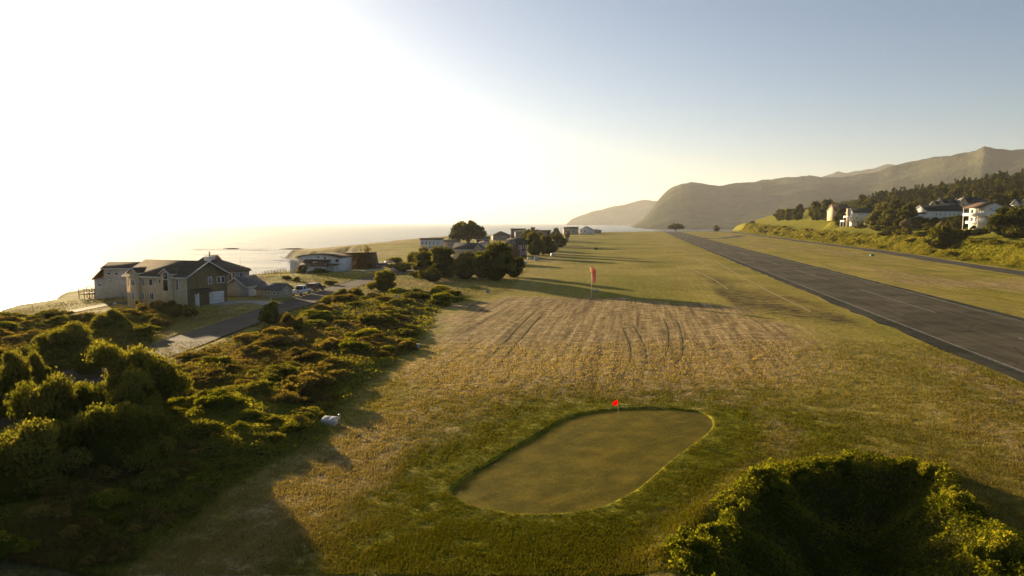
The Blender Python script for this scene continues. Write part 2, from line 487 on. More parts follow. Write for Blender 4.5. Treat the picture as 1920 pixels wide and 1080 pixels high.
M['mount'] = mat_mountain("forested_slope", (0.020, 0.026, 0.014), (0.075, 0.075, 0.040))
M['rock'] = mat_paint("sea_rock", (0.10, 0.075, 0.05), 0.9, 0.4, 0.5, 0.1, 0, 0.1)
M['white'] = mat_siding("white_siding", (0.70, 0.66, 0.60))
M['whitewood'] = mat_paint("white_trim", (0.74, 0.71, 0.66), 0.6, 0.08)
M['cream'] = mat_siding("cream_siding", (0.60, 0.46, 0.28))
M['palewood'] = mat_siding("weathered_white_siding", (0.60, 0.51, 0.40), True)
M['brownwall'] = mat_siding("brown_shingle_wall", (0.20, 0.14, 0.07))
M['bluegrey'] = mat_siding("blue_grey_siding", (0.33, 0.33, 0.29))
M['tan'] = mat_siding("tan_siding", (0.42, 0.35, 0.24))
M['redbrown'] = mat_siding("dark_red_brown_siding", (0.105, 0.055, 0.040))
M['greywall'] = mat_siding("grey_siding", (0.22, 0.19, 0.16))
M['greenpaint'] = mat_siding("grey_green_boards", (0.16, 0.20, 0.17), True)
M['roof_brown'] = mat_shingle("brown_shingles", (0.105, 0.078, 0.052))
M['roof_dark'] = mat_shingle("charcoal_shingles", (0.070, 0.066, 0.066))
M['roof_grey'] = mat_shingle("grey_shingles", (0.155, 0.140, 0.125))
M['roof_rust'] = mat_shingle("rust_shingles", (0.22, 0.11, 0.06))
M['roof_black'] = mat_shingle("black_green_shingles", (0.028, 0.036, 0.036))
M['roof_red'] = mat_shingle("red_brown_shingles", (0.14, 0.085, 0.062))
M['glass'] = mat_glass("window_glass")
M['glass_pale'] = mat_glass("curtained_glass", (0.30, 0.28, 0.24), 0.3)
M['metal'] = mat_paint("galvanised_metal", (0.42, 0.40, 0.36), 0.45, 0.2, 4, 0.5, 0.6)
M['wood'] = mat_paint("weathered_wood", (0.16, 0.12, 0.085), 0.9, 0.35, 3)
M['poleyellow'] = mat_paint("pale_pole_paint", (0.62, 0.50, 0.30), 0.5, 0.15, 3)
M['sock'] = mat_leaf("windsock_fabric", (0.74, 0.33, 0.27), (0.74, 0.35, 0.28), (0.80, 0.76, 0.70), 0.35, 0.0)
M['flag'] = mat_leaf("red_flag_fabric", (0.80, 0.012, 0.015), (0.82, 0.014, 0.018), (0.85, 0.03, 0.03), 0.5, 0.0)
M['carwhite'] = mat_paint("car_paint_white", (0.72, 0.72, 0.72), 0.25, 0.03, 1, 0.6)
M['cardark'] = mat_paint("car_paint_dark_red", (0.10, 0.035, 0.03), 0.25, 0.05, 1, 0.6)
M['carorange'] = mat_paint("car_paint_orange", (0.42, 0.09, 0.035), 0.35, 0.2, 1, 0.5)
M['cargrey'] = mat_paint("car_paint_slate", (0.12, 0.12, 0.15), 0.3, 0.05, 1, 0.6)
M['tyre'] = mat_paint("tyre_rubber", (0.02, 0.02, 0.02), 0.8, 0.2)
M['lamp_red'] = mat_paint("tail_lens", (0.45, 0.02, 0.02), 0.2, 0.05, 1, 0.6)
M['track'] = mat_paint("pressed_stubble", (0.22, 0.165, 0.060), 0.95, 0.5, 2, 0.02)
M['mownline'] = mat_paint("dry_clippings", (0.34, 0.26, 0.085), 0.95, 0.5, 2)
M['teal'] = mat_paint("teal_enamel", (0.05, 0.22, 0.20), 0.5, 0.1)
M['darkbox'] = mat_paint("dark_box_paint", (0.05, 0.045, 0.04), 0.7, 0.2)
M['plastic'] = mat_paint("pale_grey_plastic", (0.44, 0.42, 0.38), 0.45, 0.12, 3, 0.4)
M['blue'] = mat_paint("pale_blue_grey_paint", (0.33, 0.40, 0.42), 0.6, 0.15, 3)

# ------------------------------------------------------------------ mesh + tagging helpers
def mesh_np(name, V, F, mats, parent=None, smooth=False, tint=None, matidx=None):
    V = np.asarray(V, np.float32).reshape(-1, 3)
    me = bpy.data.meshes.new(name)
    if isinstance(F, np.ndarray):
        k = F.shape[1]; n = F.shape[0]
        loops = F.reshape(-1).astype(np.int32)
        starts = (np.arange(n) * k).astype(np.int32)
    else:
        loops = np.array([i for f in F for i in f], np.int32)
        lens = np.array([len(f) for f in F], np.int32)
        n = len(F)
        starts = (np.cumsum(lens) - lens).astype(np.int32)
    me.vertices.add(len(V)); me.vertices.foreach_set("co", V.reshape(-1))
    me.loops.add(len(loops)); me.loops.foreach_set("vertex_index", loops)
    me.polygons.add(n); me.polygons.foreach_set("loop_start", starts)
    if not isinstance(mats, (list, tuple)): mats = [mats]
    for m_ in mats: me.materials.append(m_)
    if smooth: me.polygons.foreach_set("use_smooth", np.ones(n, bool))
    if matidx is not None: me.polygons.foreach_set("material_index", np.asarray(matidx, np.int32))
    if tint is not None:
        a = me.attributes.new("tint", 'FLOAT', 'POINT'); a.data.foreach_set("value", np.asarray(tint, np.float32))
    me.update(calc_edges=True)
    me.validate()
    return me

def link(name, me, parent=None, loc=None, rz=None, scale=None):
    o = bpy.data.objects.new(name, me)
    COL.objects.link(o)
    if parent is not None: o.parent = parent
    if loc is not None: o.location = loc
    if rz is not None: o.rotation_euler = (0, 0, rz)
    if scale is not None: o.scale = scale if hasattr(scale, '__len__') else (scale,) * 3
    return o

def tag(o, label=None, cat=None, group=None, kind=None):
    if label: o['label'] = label
    if cat: o['category'] = cat
    if group: o['group'] = group
    if kind: o['kind'] = kind
    return o

def thing(name, label, cat, loc, rz=0, group=None):
    o = bpy.data.objects.new(name, None)
    o.empty_display_size = 0.3
    COL.objects.link(o)
    o.location = loc; o.rotation_euler = (0, 0, rz)
    return tag(o, label, cat, group)

def copy_tree(o, parent=None):
    c = o.copy(); COL.objects.link(c)
    if parent is not None: c.parent = parent
    for ch in list(o.children): copy_tree(ch, c)
    return c

class MB:
    """collects simple solids, links them as one mesh object"""
    def __init__(s): s.V, s.F, s.MI = [], [], []
    def add(s, V, F, mi=0):
        b = len(s.V); s.V += [tuple(v) for v in V]; s.F += [tuple(i + b for i in f) for f in F]; s.MI += [mi] * len(F)
    def box(s, x0, x1, y0, y1, z0, z1, mi=0):
        s.add([(x0, y0, z0), (x1, y0, z0), (x1, y1, z0), (x0, y1, z0), (x0, y0, z1), (x1, y0, z1), (x1, y1, z1), (x0, y1, z1)],
              [(0, 3, 2, 1), (4, 5, 6, 7), (0, 1, 5, 4), (1, 2, 6, 5), (2, 3, 7, 6), (3, 0, 4, 7)], mi)
    def prism(s, prof, a0, a1, axis='y', mi=0):
        """prof in the plane normal to axis: (u, z); axis 'y' -> u = x, axis 'x' -> u = y"""
        n = len(prof)
        V = [((u, a0, z) if axis == 'y' else (a0, u, z)) for u, z in prof] + [((u, a1, z) if axis == 'y' else (a1, u, z)) for u, z in prof]
        F = [tuple(range(n)), tuple(range(2 * n - 1, n - 1, -1))] + [(i, i + n, (i + 1) % n + n, (i + 1) % n) for i in range(n)]
        s.add(V, F, mi)
    def tube(s, pts, radii, seg=8, mi=0):
        rings = []; V = []
        P = [Vector(p) for p in pts]
        for i, p in enumerate(P):
            d = (P[min(i + 1, len(P) - 1)] - P[max(i - 1, 0)]).normalized()
            a = d.cross(Vector((0, 0, 1)) if abs(d.z) < 0.9 else Vector((1, 0, 0))).normalized(); b_ = d.cross(a)
            r = radii[i] if hasattr(radii, '__len__') else radii
            V += [tuple(p + (a * math.cos(2 * math.pi * k / seg) + b_ * math.sin(2 * math.pi * k / seg)) * r) for k in range(seg)]
        F = []
        for i in range(len(P) - 1):
            for k in range(seg):
                k2 = (k + 1) % seg
                F.append((i * seg + k, i * seg + k2, (i + 1) * seg + k2, (i + 1) * seg + k))
        F.append(tuple(range(seg - 1, -1, -1))); F.append(tuple(range((len(P) - 1) * seg, len(P) * seg)))
        s.add(V, F, mi)
    def build(s, name, mats, parent=None, bevel=0.0, smooth=False):
        me = mesh_np(name, s.V, s.F, mats, matidx=s.MI, smooth=smooth)
        o = link(name, me, parent)
        if bevel:
            md = o.modifiers.new("bevel", 'BEVEL'); md.width = bevel; md.segments = 2; md.limit_method = 'ANGLE'
        return o

# ------------------------------------------------------------------ terrain sheet
def axis_lines(c0, c1, fine, lo, hi, grow, mx=60):
    mid = list(np.arange(c0, c1 + 1e-6, fine))
    out = mid[:]
    st, p = fine, c1
    while p < hi:
        st = min(st * grow, mx); p += st; out.append(p)
    st, p = fine, c0; pre = []
    while p > lo:
        st = min(st * grow, mx); p -= st; pre.append(p)
    return np.array(pre[::-1] + out)

gx = axis_lines(-40, 45, 0.34, -1000, 6200, 1.011, 400)
gy = axis_lines(22, 88, 0.36, -420, 3000, 1.0062, 120)
GX, GY = np.meshgrid(gx, gy)
GXf, GYf = GX.ravel(), GY.ravel()

def road_dips(x, y):
    v = x * CA - y * SA
    s = right_s(x, y)
    d = 0.12 * sstep(33.4, 34.0, v) * sstep(54.9, 54.3, v) * (y < 1045)
    d = np.maximum(d, 0.25 * sstep(3.6, 2.9, seg_dist(x, y, ROAD)))
    d = np.maximum(d, 0.12 * (sstep(-0.6, -1.3, s) * sstep(-8.6, -8.0, s)) * (y < 1000))
    return d

def surf_masks(x, y):
    """R lush green, G brown cut stubble, B dark bare soil"""
    v = x * CA - y * SA
    s = right_s(x, y)
    g = poly_sd(x, y, GREEN)
    n1 = fbm(x / 9, y / 9, 71, 4); n2 = fbm(x / 25, y / 25, 73, 4); n3 = fbm((x * CA - y * SA) / 3.0, (x * SA + y * CA) / 22, 75, 4)
    lush = sstep(13, 2, -g + 5 * n1) * 0.85
    POL = [at(*p) for p in [(400, 1078), (560, 960), (700, 870), (900, 770), (1000, 745), (1350, 745), (1560, 790), (1640, 840), (1500, 900), (1260, 1060), (1260, 1080)]] + [(5, 15), (-20, 15)]
    lush = np.maximum(lush, sstep(-1.0, 2.5, poly_sd(x, y, POL) + 2.2 * n1) * np.clip(0.66 + 0.6 * fbm(x / 4, y / 4, 78, 4), 0.2, 1))
    mul = poly_sd(x, y, [at(*p) for p in [(700, 770), (790, 680), (830, 620), (870, 575), (960, 556), (1150, 560), (1380, 572), (1500, 610), (1560, 650), (1520, 720), (1400, 745), (1000, 742), (880, 775), (780, 830), (560, 950), (380, 1078), (330, 1060), (560, 880)]])
    mulch = sstep(-6, 6, mul + 6 * n1 + 3 * n2) * 0.95
    stripe = sstep(-1.5, 1.2, poly_sd(x, y, [at(*p) for p in [(640, 850), (760, 830), (720, 900), (560, 1010), (420, 1078), (380, 1078), (500, 960)]]) + 1.2 * n1) * 0.85
    stripe2 = sstep(-1.0, 1.5, poly_sd(x, y, [at(*p) for p in [(1400, 760), (1520, 800), (1480, 880), (1330, 985), (1240, 1070), (1100, 1078), (1300, 960), (1430, 860)]]) + 1.5 * n1) * 0.55
    mulch = np.maximum(mulch, np.maximum(stripe, stripe2))
    lush = lush * (1 - 0.8 * np.maximum(stripe, stripe2 * 0.5))
    right = sstep(14, 30, v) * sstep(90, 60, y)
    mulch = np.maximum(mulch, (0.52 + 0.55 * n3 + 0.25 * n2) * right)
    lowleft = sstep(-1, 2, poly_sd(x, y, [at(*p) for p in [(250, 1078), (381, 966), (528, 868), (640, 790), (700, 800), (620, 860), (520, 960), (420, 1078)]] + [(-14, 18), (-18, 18)]) + n1)
    mulch = np.maximum(mulch, lowleft * (0.5 + 0.4 * n1)); lush = lush * (1 - 0.6 * lowleft)
    near_rw = sstep(20, 32, v) * sstep(34, 32, v)
    lush = np.maximum(lush, near_rw * 0.45 + 0.25 * n2 * near_rw)
    # field beyond the wind sock
    mid = sstep(100, 130, y) * sstep(20, 8, v)
    lush = np.maximum(lush, mid * (0.42 + 0.45 * n2))
    med = sstep(56, 60, v) * sstep(-7, -12, s)
    lush = np.maximum(lush, med * (0.30 + 0.6 * n3)); mulch = np.maximum(mulch, med * (0.20 + 0.9 * fbm(x / 18, y / 40, 77, 4)))
    inl = sstep(0, 3, s)
    lush = np.where(inl > 0.5, 0.86 + 0.3 * n2, lush); mulch = mulch * (1 - inl)
    left = sstep(0, 2, poly_sd(x, y, [FIELD_EDGE[-1], at(1000, 545), at(1050, 500), at(1150, 433), (-60, 900), (-400, 500), (-120, 60), at(0, 620), at(380, 640), at(700, 560)]))
    lush = np.where(left > 0.5, 0.36 + 0.75 * n2, lush)
    mulch = np.where(left > 0.5, np.clip(0.10 + 0.9 * fbm(x / 15, y / 15, 79, 4), 0, 1), mulch)
    bare = 0.75 * sstep(1.1, 0.2, np.abs(g)) * 0 + 0.5 * sstep(0.35, 0.6, fbm(v / 2.2, (x * SA + y * CA) / 30, 81, 3)) * sstep(0.3, 0.8, mulch)
    rim = sstep(2.2, 0.8, np.abs(poly_sd(x, y, PIT) + 1.5)) * 0.5
    bare = np.maximum(bare, rim)
    tr = sstep(75, 100, y) * sstep(13, 17, v) * sstep(33, 29, v) * sstep(240, 200, y)
    bare = np.maximum(bare, tr * (0.30 + 0.5 * fbm(x / 10, y / 30, 83, 3)))
    hl = sstep(430, 500, y) * sstep(-50, -90, x)
    lush = lush * (1 - hl * 0.5); mulch = np.maximum(mulch, hl * 0.6)
    return np.clip(lush, 0, 1), np.clip(mulch, 0, 1), np.clip(bare, 0, 1)

def scrub_mask(x, y):
    d1 = np.maximum(poly_sd(x, y, SCRUB), poly_sd(x, y, SCRUB_WEST))
    return sstep(-0.3, 1.2, d1 + 0.5 * fbm(x / 2, y / 2, 85, 3))

def add_surf(me, x, y):
    lu, mu, ba = surf_masks(x, y)
    a = me.color_attributes.new("surf", 'FLOAT_COLOR', 'POINT')
    arr = np.stack([lu, mu, ba, np.ones_like(lu)], 1).astype(np.float32)
    a.data.foreach_set("color", arr.ravel())
    s_ = me.attributes.new("scrub", 'FLOAT', 'POINT')
    cl = sstep(0.5, -3, poly_sd(x, y, COAST) + 3.0 * fbm(x / 25, y / 25, 61, 4))
    pit = sstep(-0.2, 0.8, poly_sd(x, y, PIT))
    wood = sstep(78, 92, right_s(x, y)) * sstep(380, 430, y)
    s_.data.foreach_set("value", np.clip(np.maximum(np.maximum(np.maximum(scrub_mask(x, y), cl), pit), wood), 0, 1).astype(np.float32))

micro = 0.05 * fbm(GXf / 0.9, GYf / 0.9, 91, 3) * sstep(120, 60, GYf) * sstep(33, 31, GXf * CA - GYf * SA) * sstep(0.4, 1.2, np.abs(poly_sd(GXf, GYf, GREEN)))
gd = poly_sd(GXf, GYf, GREEN)
micro = micro * (gd < 0)
GZ = H(GXf, GYf) - road_dips(GXf, GYf) + micro - 0.16 * sstep(-1.2, -0.4, gd)
nx, ny = len(gx), len(gy)
idx = np.arange(nx * ny).reshape(ny, nx)
Fq = np.stack([idx[:-1, :-1].ravel(), idx[:-1, 1:].ravel(), idx[1:, 1:].ravel(), idx[1:, :-1].ravel()], 1)
me = mesh_np("ground", np.stack([GXf, GYf, GZ], 1), Fq, M['ground'], smooth=True)
add_surf(me, GXf, GYf)
tag(link("ground", me), kind='structure')

# ------------------------------------------------------------------ sea
sx = axis_lines(-240, 300, 6, -15500, 17500, 1.06, 4000)
sy = axis_lines(60, 1200, 6, -3000, 15500, 1.06, 4000)
SX, SY = np.meshgrid(sx, sy); SXf, SYf = SX.ravel(), SY.ravel()
swell = (0.45 * fbm(SXf / 60, SYf / 22, 101, 3)) * (np.hypot(SXf, SYf) < 1500)
ids = np.arange(len(sx) * len(sy)).reshape(len(sy), len(sx))
Fs = np.stack([ids[:-1, :-1].ravel(), ids[:-1, 1:].ravel(), ids[1:, 1:].ravel(), ids[1:, :-1].ravel()], 1)
me = mesh_np("sea", np.stack([SXf, SYf, -16 + swell], 1), Fs, M['water'], smooth=True)
cs = -poly_sd(SXf, SYf, COAST)
fo = sstep(45, 4, cs) * 0.55
ROCKS = [at(405, 469, -16), at(432, 467, -16), at(545, 470, -16), at(548, 467.5, -16), at(555, 468.5, -16)]
for rx_, ry_ in ROCKS:
    fo = np.maximum(fo, 0.75 * np.exp(-(((SXf - rx_) / 70) ** 2 + ((SYf - ry_) / 22) ** 2)))
a = me.attributes.new("foam", 'FLOAT', 'POINT'); a.data.foreach_set("value", fo.astype(np.float32))
tag(link("sea", me), kind='structure')

def blob(name, rx, ry, rz, seed, material, label, cat, loc, group=None, sub=3, amp=0.35):
    import bmesh
    bm = bmesh.new(); bmesh.ops.create_icosphere(bm, subdivisions=sub, radius=1)
    V = np.array([v.co[:] for v in bm.verts]); F = np.array([[v.index for v in f.verts] for f in bm.faces]); bm.free()
    k = 1 + amp * fbm(V[:, 0] * 1.6 + V[:, 2] * 1.3, V[:, 1] * 1.6 - V[:, 2], seed, 4)
    V = V * k[:, None] * np.array([rx, ry, rz])
    o = link(name, mesh_np(name, V, F, material, smooth=True), loc=loc)
    return tag(o, label, cat, group)

blob("sea_rock", 9, 7, 1.6, 5, M['rock'], "low dark rock in the white surf off the two big beach houses", "rock", (*ROCKS[1], -16.3))
blob("sea_rock", 14, 8, 1.8, 9, M['rock'], "long low rock awash in the surf, seaward of the curved roof house", "rock", (*ROCKS[3], -16.4))

# ------------------------------------------------------------------ mountains
def mountains(name, prof, d0, dpk, d1, seed, nd=70, na=260, spur=0.32):
    pxs = np.linspace(prof[0][0], prof[-1][0], na)
    top = np.interp(pxs, [p[0] for p in prof], [p[1] for p in prof])
    rad = np.arctan((pxs - 960) / FPX)
    ext = (417 - top) / FPX * np.cos(rad)            # tangent of the skyline's elevation
    ext = np.clip(ext, 0.0005, None)
    ext = ext + 0.0011 * fbm(pxs / 16, pxs * 0, seed + 9, 4) * sstep(0, 0.02, ext)
    D = np.linspace(d0, d1, nd)
    A, DD = np.meshgrid(rad, D)
    up = sstep(d0, dpk, DD) ** 0.8 * sstep(d1, dpk, DD) ** 0.6
    X, Y = np.sin(A) * DD, np.cos(A) * DD
    rg = 1 - np.abs(fbm(X / 1700, Y / 1700, seed, 5)) * 2.2
    k = up * (1 - spur + spur * rg) + 0.10 * fbm(X / 480, Y / 480, seed + 3, 4) * up
    k = np.clip(k, 0, None)
    def sm_(a_): return np.convolve(np.pad(a_, 14, mode='edge'), np.hanning(29) / np.hanning(29).sum(), 'valid')
    k = k / sm_(np.maximum(k, 1e-3).max(axis=0))[None, :]
    Z = k * ext[None, :] * DD + CH * k - 18 * (1 - k)
    el = ((Z - CH) / DD).max(axis=0)
    Z = np.where(Z > CH, CH + (Z - CH) * sm_(ext / np.maximum(el, 1e-5))[None, :], Z)
    tp_ = (sstep(0, 0.05, np.linspace(0, 1, na)) * sstep(1, 0.97, np.linspace(0, 1, na)))[None, :]
    Z = -19 + (Z + 19) * (0.25 + 0.75 * tp_) - 14 * (1 - tp_)
    id_ = np.arange(nd * na).reshape(nd, na)
    F = np.stack([id_[:-1, :-1].ravel(), id_[:-1, 1:].ravel(), id_[1:, 1:].ravel(), id_[1:, :-1].ravel()], 1)
    me = mesh_np(name, np.stack([X.ravel(), Y.ravel(), Z.ravel()], 1), F, M['mount'], smooth=True)
    tag(link(name, me), kind='structure')

mountains("mountains", [(1165, 419), (1185, 411), (1205, 396), (1230, 371), (1255, 354), (1275, 346), (1292, 343), (1320, 346), (1345, 350), (1375, 345), (1420, 340), (1470, 333), (1520, 331),
          (1545, 334), (1580, 332), (1640, 322), (1680, 309), (1740, 297), (1790, 290), (1815, 287), (1832, 277), (1850, 281), (1880, 285), (1925, 279), (2050, 272), (2200, 270), (2500, 290), (2900, 350)], 2900, 5300, 7100, 201, 100, 560)
mountains("mountain_range", [(1480, 380), (1520, 340), (1548, 327), (1562, 323), (1580, 326), (1600, 322), (1625, 318), (1642, 312), (1665, 309), (1690, 315), (1750, 330), (1900, 360)], 7500, 8300, 9000, 231, 30, 140)
mountains("far_headland", [(1055, 418), (1066, 413), (1085, 405), (1110, 396), (1140, 389), (1165, 385), (1190, 378), (1215, 375), (1240, 380), (1300, 390), (1400, 400)], 7600, 8900, 10000, 251, 40, 140)

# ------------------------------------------------------------------ runway, taxiway, roads
def ribbon(name, pts, w0, w1, material, lift=0.03, z_of=None, nw=1):
    """strip following a polyline, from offset w0 to w1 to its right"""
    P = np.array(pts, float)
    T = np.gradient(P, axis=0); T /= np.linalg.norm(T, axis=1)[:, None]
    Nn = np.stack([T[:, 1], -T[:, 0]], 1)
    V = []
    ws = np.linspace(0, 1, nw + 1)
    for k in ws:
        a_ = np.asarray(w0) * (1 - k) + np.asarray(w1) * k
        Q = P + Nn * (a_[:, None] if np.ndim(a_) else a_)
        V.append(np.column_stack([Q, H(Q[:, 0], Q[:, 1]) + lift]))
    n = len(P); V = np.concatenate(V)
    F = [((k) * n + i, (k + 1) * n + i, (k + 1) * n + i + 1, k * n + i + 1) for k in range(nw) for i in range(n - 1)]
    return mesh_np(name, V, F, material, smooth=True)

us = np.concatenate([np.arange(-150, 700, 4.0), np.arange(700, 1062, 3.0)])
RW = [uv2xy(u, 0) for u in us]
jag = lambda seed, amp: amp * fbm(us / 3.0, us * 0 + seed, seed, 4)
tag(link("runway", ribbon("runway", RW, 35.3, 54.0, M['asphalt'], 0.012, nw=6)), kind='structure')
tag(link("runway_shoulder", ribbon("runway_shoulder", RW, 33.2 + jag(3, 0.9), 35.3, M['shoulder'], 0.008, nw=2)), kind='structure')
tag(link("runway_shoulder", ribbon("runway_shoulder", RW, 54.0, 55.4 + jag(5, 0.7), M['shoulder'], 0.008, nw=2)), kind='structure')
mk = MB()
def mark(u0, u1, v0, v1):
    n = max(2, int((u1 - u0) / 6) + 1)
    for i in range(n - 1):
        a_, b_ = u0 + (u1 - u0) * i / (n - 1), u0 + (u1 - u0) * (i + 1) / (n - 1)
        q = [uv2xy(a_, v0), uv2xy(a_, v1), uv2xy(b_, v1), uv2xy(b_, v0)]
        hz = H(np.array([p[0] for p in q]), np.array([p[1] for p in q])) + 0.020
        mk.add([(q[i2][0], q[i2][1], hz[i2]) for i2 in range(4)], [(0, 1, 2, 3)])
mark(-150, 1030, 35.55, 35.80); mark(-150, 1030, 53.45, 53.65)
u_dash = at(1754, 586)[0] * SA + at(1754, 586)[1] * CA
for k in range(-4, 16):
    mark(u_dash + k * 62, u_dash + k * 62 + 38, 45.35, 45.62)
for j in range(4):
    mark(1000, 1030, 37.5 + j * 1.9, 38.6 + j * 1.9); mark(1000, 1030, 46.5 + j * 1.9, 47.6 + j * 1.9)
tag(mk.build("runway_marking", M['line']), kind='structure')

ty = np.concatenate([np.arange(-150, 990, 6.0)])
TW = [(float(np.interp(y, EDGE_Y, EDGE_X)), float(y)) for y in ty]
TW = smooth_open(TW[::6], 6)
tag(link("taxiway", ribbon("taxiway", TW, -8.9, -0.3, M['taxi'], 0.012, nw=3)), kind='structure')
# far turnaround and connector
CON = smooth_open([at(1295, 431.9, 1), at(1345, 434, 1), at(1390, 436.5, 1)])
tag(link("taxiway_connector", ribbon("taxiway_connector", CON, -5, 5, M['taxi'], 0.05, nw=2)), kind='structure')
CON2 = smooth_open([at(1310, 444.5, .8), at(1340, 446, .8), at(1365, 444.5, .8), at(1392, 441, .8)])
tag(link("taxiway_connector", ribbon("taxiway_connector", CON2, -6, 6, M['taxi'], 0.05, nw=2)), kind='structure')
tag(link("road", ribbon("road", ROAD, -3.0 , 3.0, M['road'], 0.0, nw=3)), kind='structure')
tag(link("gravel_drive", ribbon("gravel_drive", DRIVE_W, -1.6, 1.6, M['road'], 0.06, nw=2)), kind='structure')
tag(link("concrete_driveway", ribbon("concrete_driveway", DRIVE_E, -2.0, 2.0, M['concrete'], 0.07, nw=2)), kind='structure')
tag(link("gravel_drive", ribbon("gravel_drive", DRIVE_N, -2.2, 2.2, M['concrete'], 0.07, nw=2)), kind='structure')

# putting green with its raised collar of rough
gp = np.array(GREEN); gc = gp.mean(axis=0)
nrm = []
for i in range(len(gp)):
    t = gp[(i + 1) % len(gp)] - gp[i - 1]; nrm.append((t[1], -t[0]) / np.hypot(*t))
nrm = np.array(nrm)
if ((gp - gc) * nrm).sum() < 0: nrm = -nrm
gz = float(np.mean(H(gp[:, 0], gp[:, 1])))
V = [(gc[0], gc[1], gz - 0.06)]; F = []
rings = [0.25, 0.5, 0.75, 0.9, 1.02]
for r_ in rings:
    Q = gc + (gp - gc) * r_
    V += [(q[0], q[1], gz - 0.07 + 0.05 * float(fbm(q[0] / 3, q[1] / 3, 7, 3)) * (r_ < 0.95)) for q in Q]
n = len(gp)
for i in range(n): F.append((0, 1 + i, 1 + (i + 1) % n))
for k in range(len(rings) - 1):
    for i in range(n): F.append((1 + k * n + i, 1 + (k + 1) * n + i, 1 + (k + 1) * n + (i + 1) % n, 1 + k * n + (i + 1) % n))
tag(link("putting_green", mesh_np("putting_green", V, F, M['green'], smooth=True)), kind='structure')
cr = [(-0.10, -0.09), (0.0, 0.0), (0.14, 0.02), (0.7, 0.03), (1.6, 0.02), (3.2, -0.09)]
V = []; F = []
for off, zz in cr:
    Q = gp + nrm * off
    jit = 0.035 * fbm(Q[:, 0] / 0.25, Q[:, 1] / 0.25, 15, 3)
    V += [(q[0], q[1], (gz if off < 0.5 else float(h_)) + zz + (j_ if 0 <= off < 2 else 0)) for q, j_, h_ in zip(Q, jit, H(Q[:, 0], Q[:, 1]))]
for k in range(len(cr) - 1):
    for i in range(n): F.append((k * n + i, (k + 1) * n + i, (k + 1) * n + (i + 1) % n, k * n + (i + 1) % n))
me = mesh_np("green_collar", V, F, M['ground'], smooth=True)
Va = np.array(V); add_surf(me, Va[:, 0], Va[:, 1])
tag(link("green_collar", me), kind='structure')

# ------------------------------------------------------------------ foliage
def leaf_quads(P, Nrm, size, r, asp=0.6, spread=0.8):
    n = len(P)
    Nn = Nrm + r.normal(0, spread, (n, 3)); Nn /= np.linalg.norm(Nn, axis=1)[:, None] + 1e-9
    A = r.normal(0, 1, (n, 3)); A -= (A * Nn).sum(1)[:, None] * Nn; A /= np.linalg.norm(A, axis=1)[:, None] + 1e-9
    B = np.cross(Nn, A)
    s = (size if np.ndim(size) else np.full(n, size))[:, None] * 0.5
    V = np.stack([P - A * s, P - B * s * asp, P + A * s, P + B * s * asp], 1).reshape(-1, 3)
    F = np.arange(n * 4).reshape(n, 4)
    return V, F

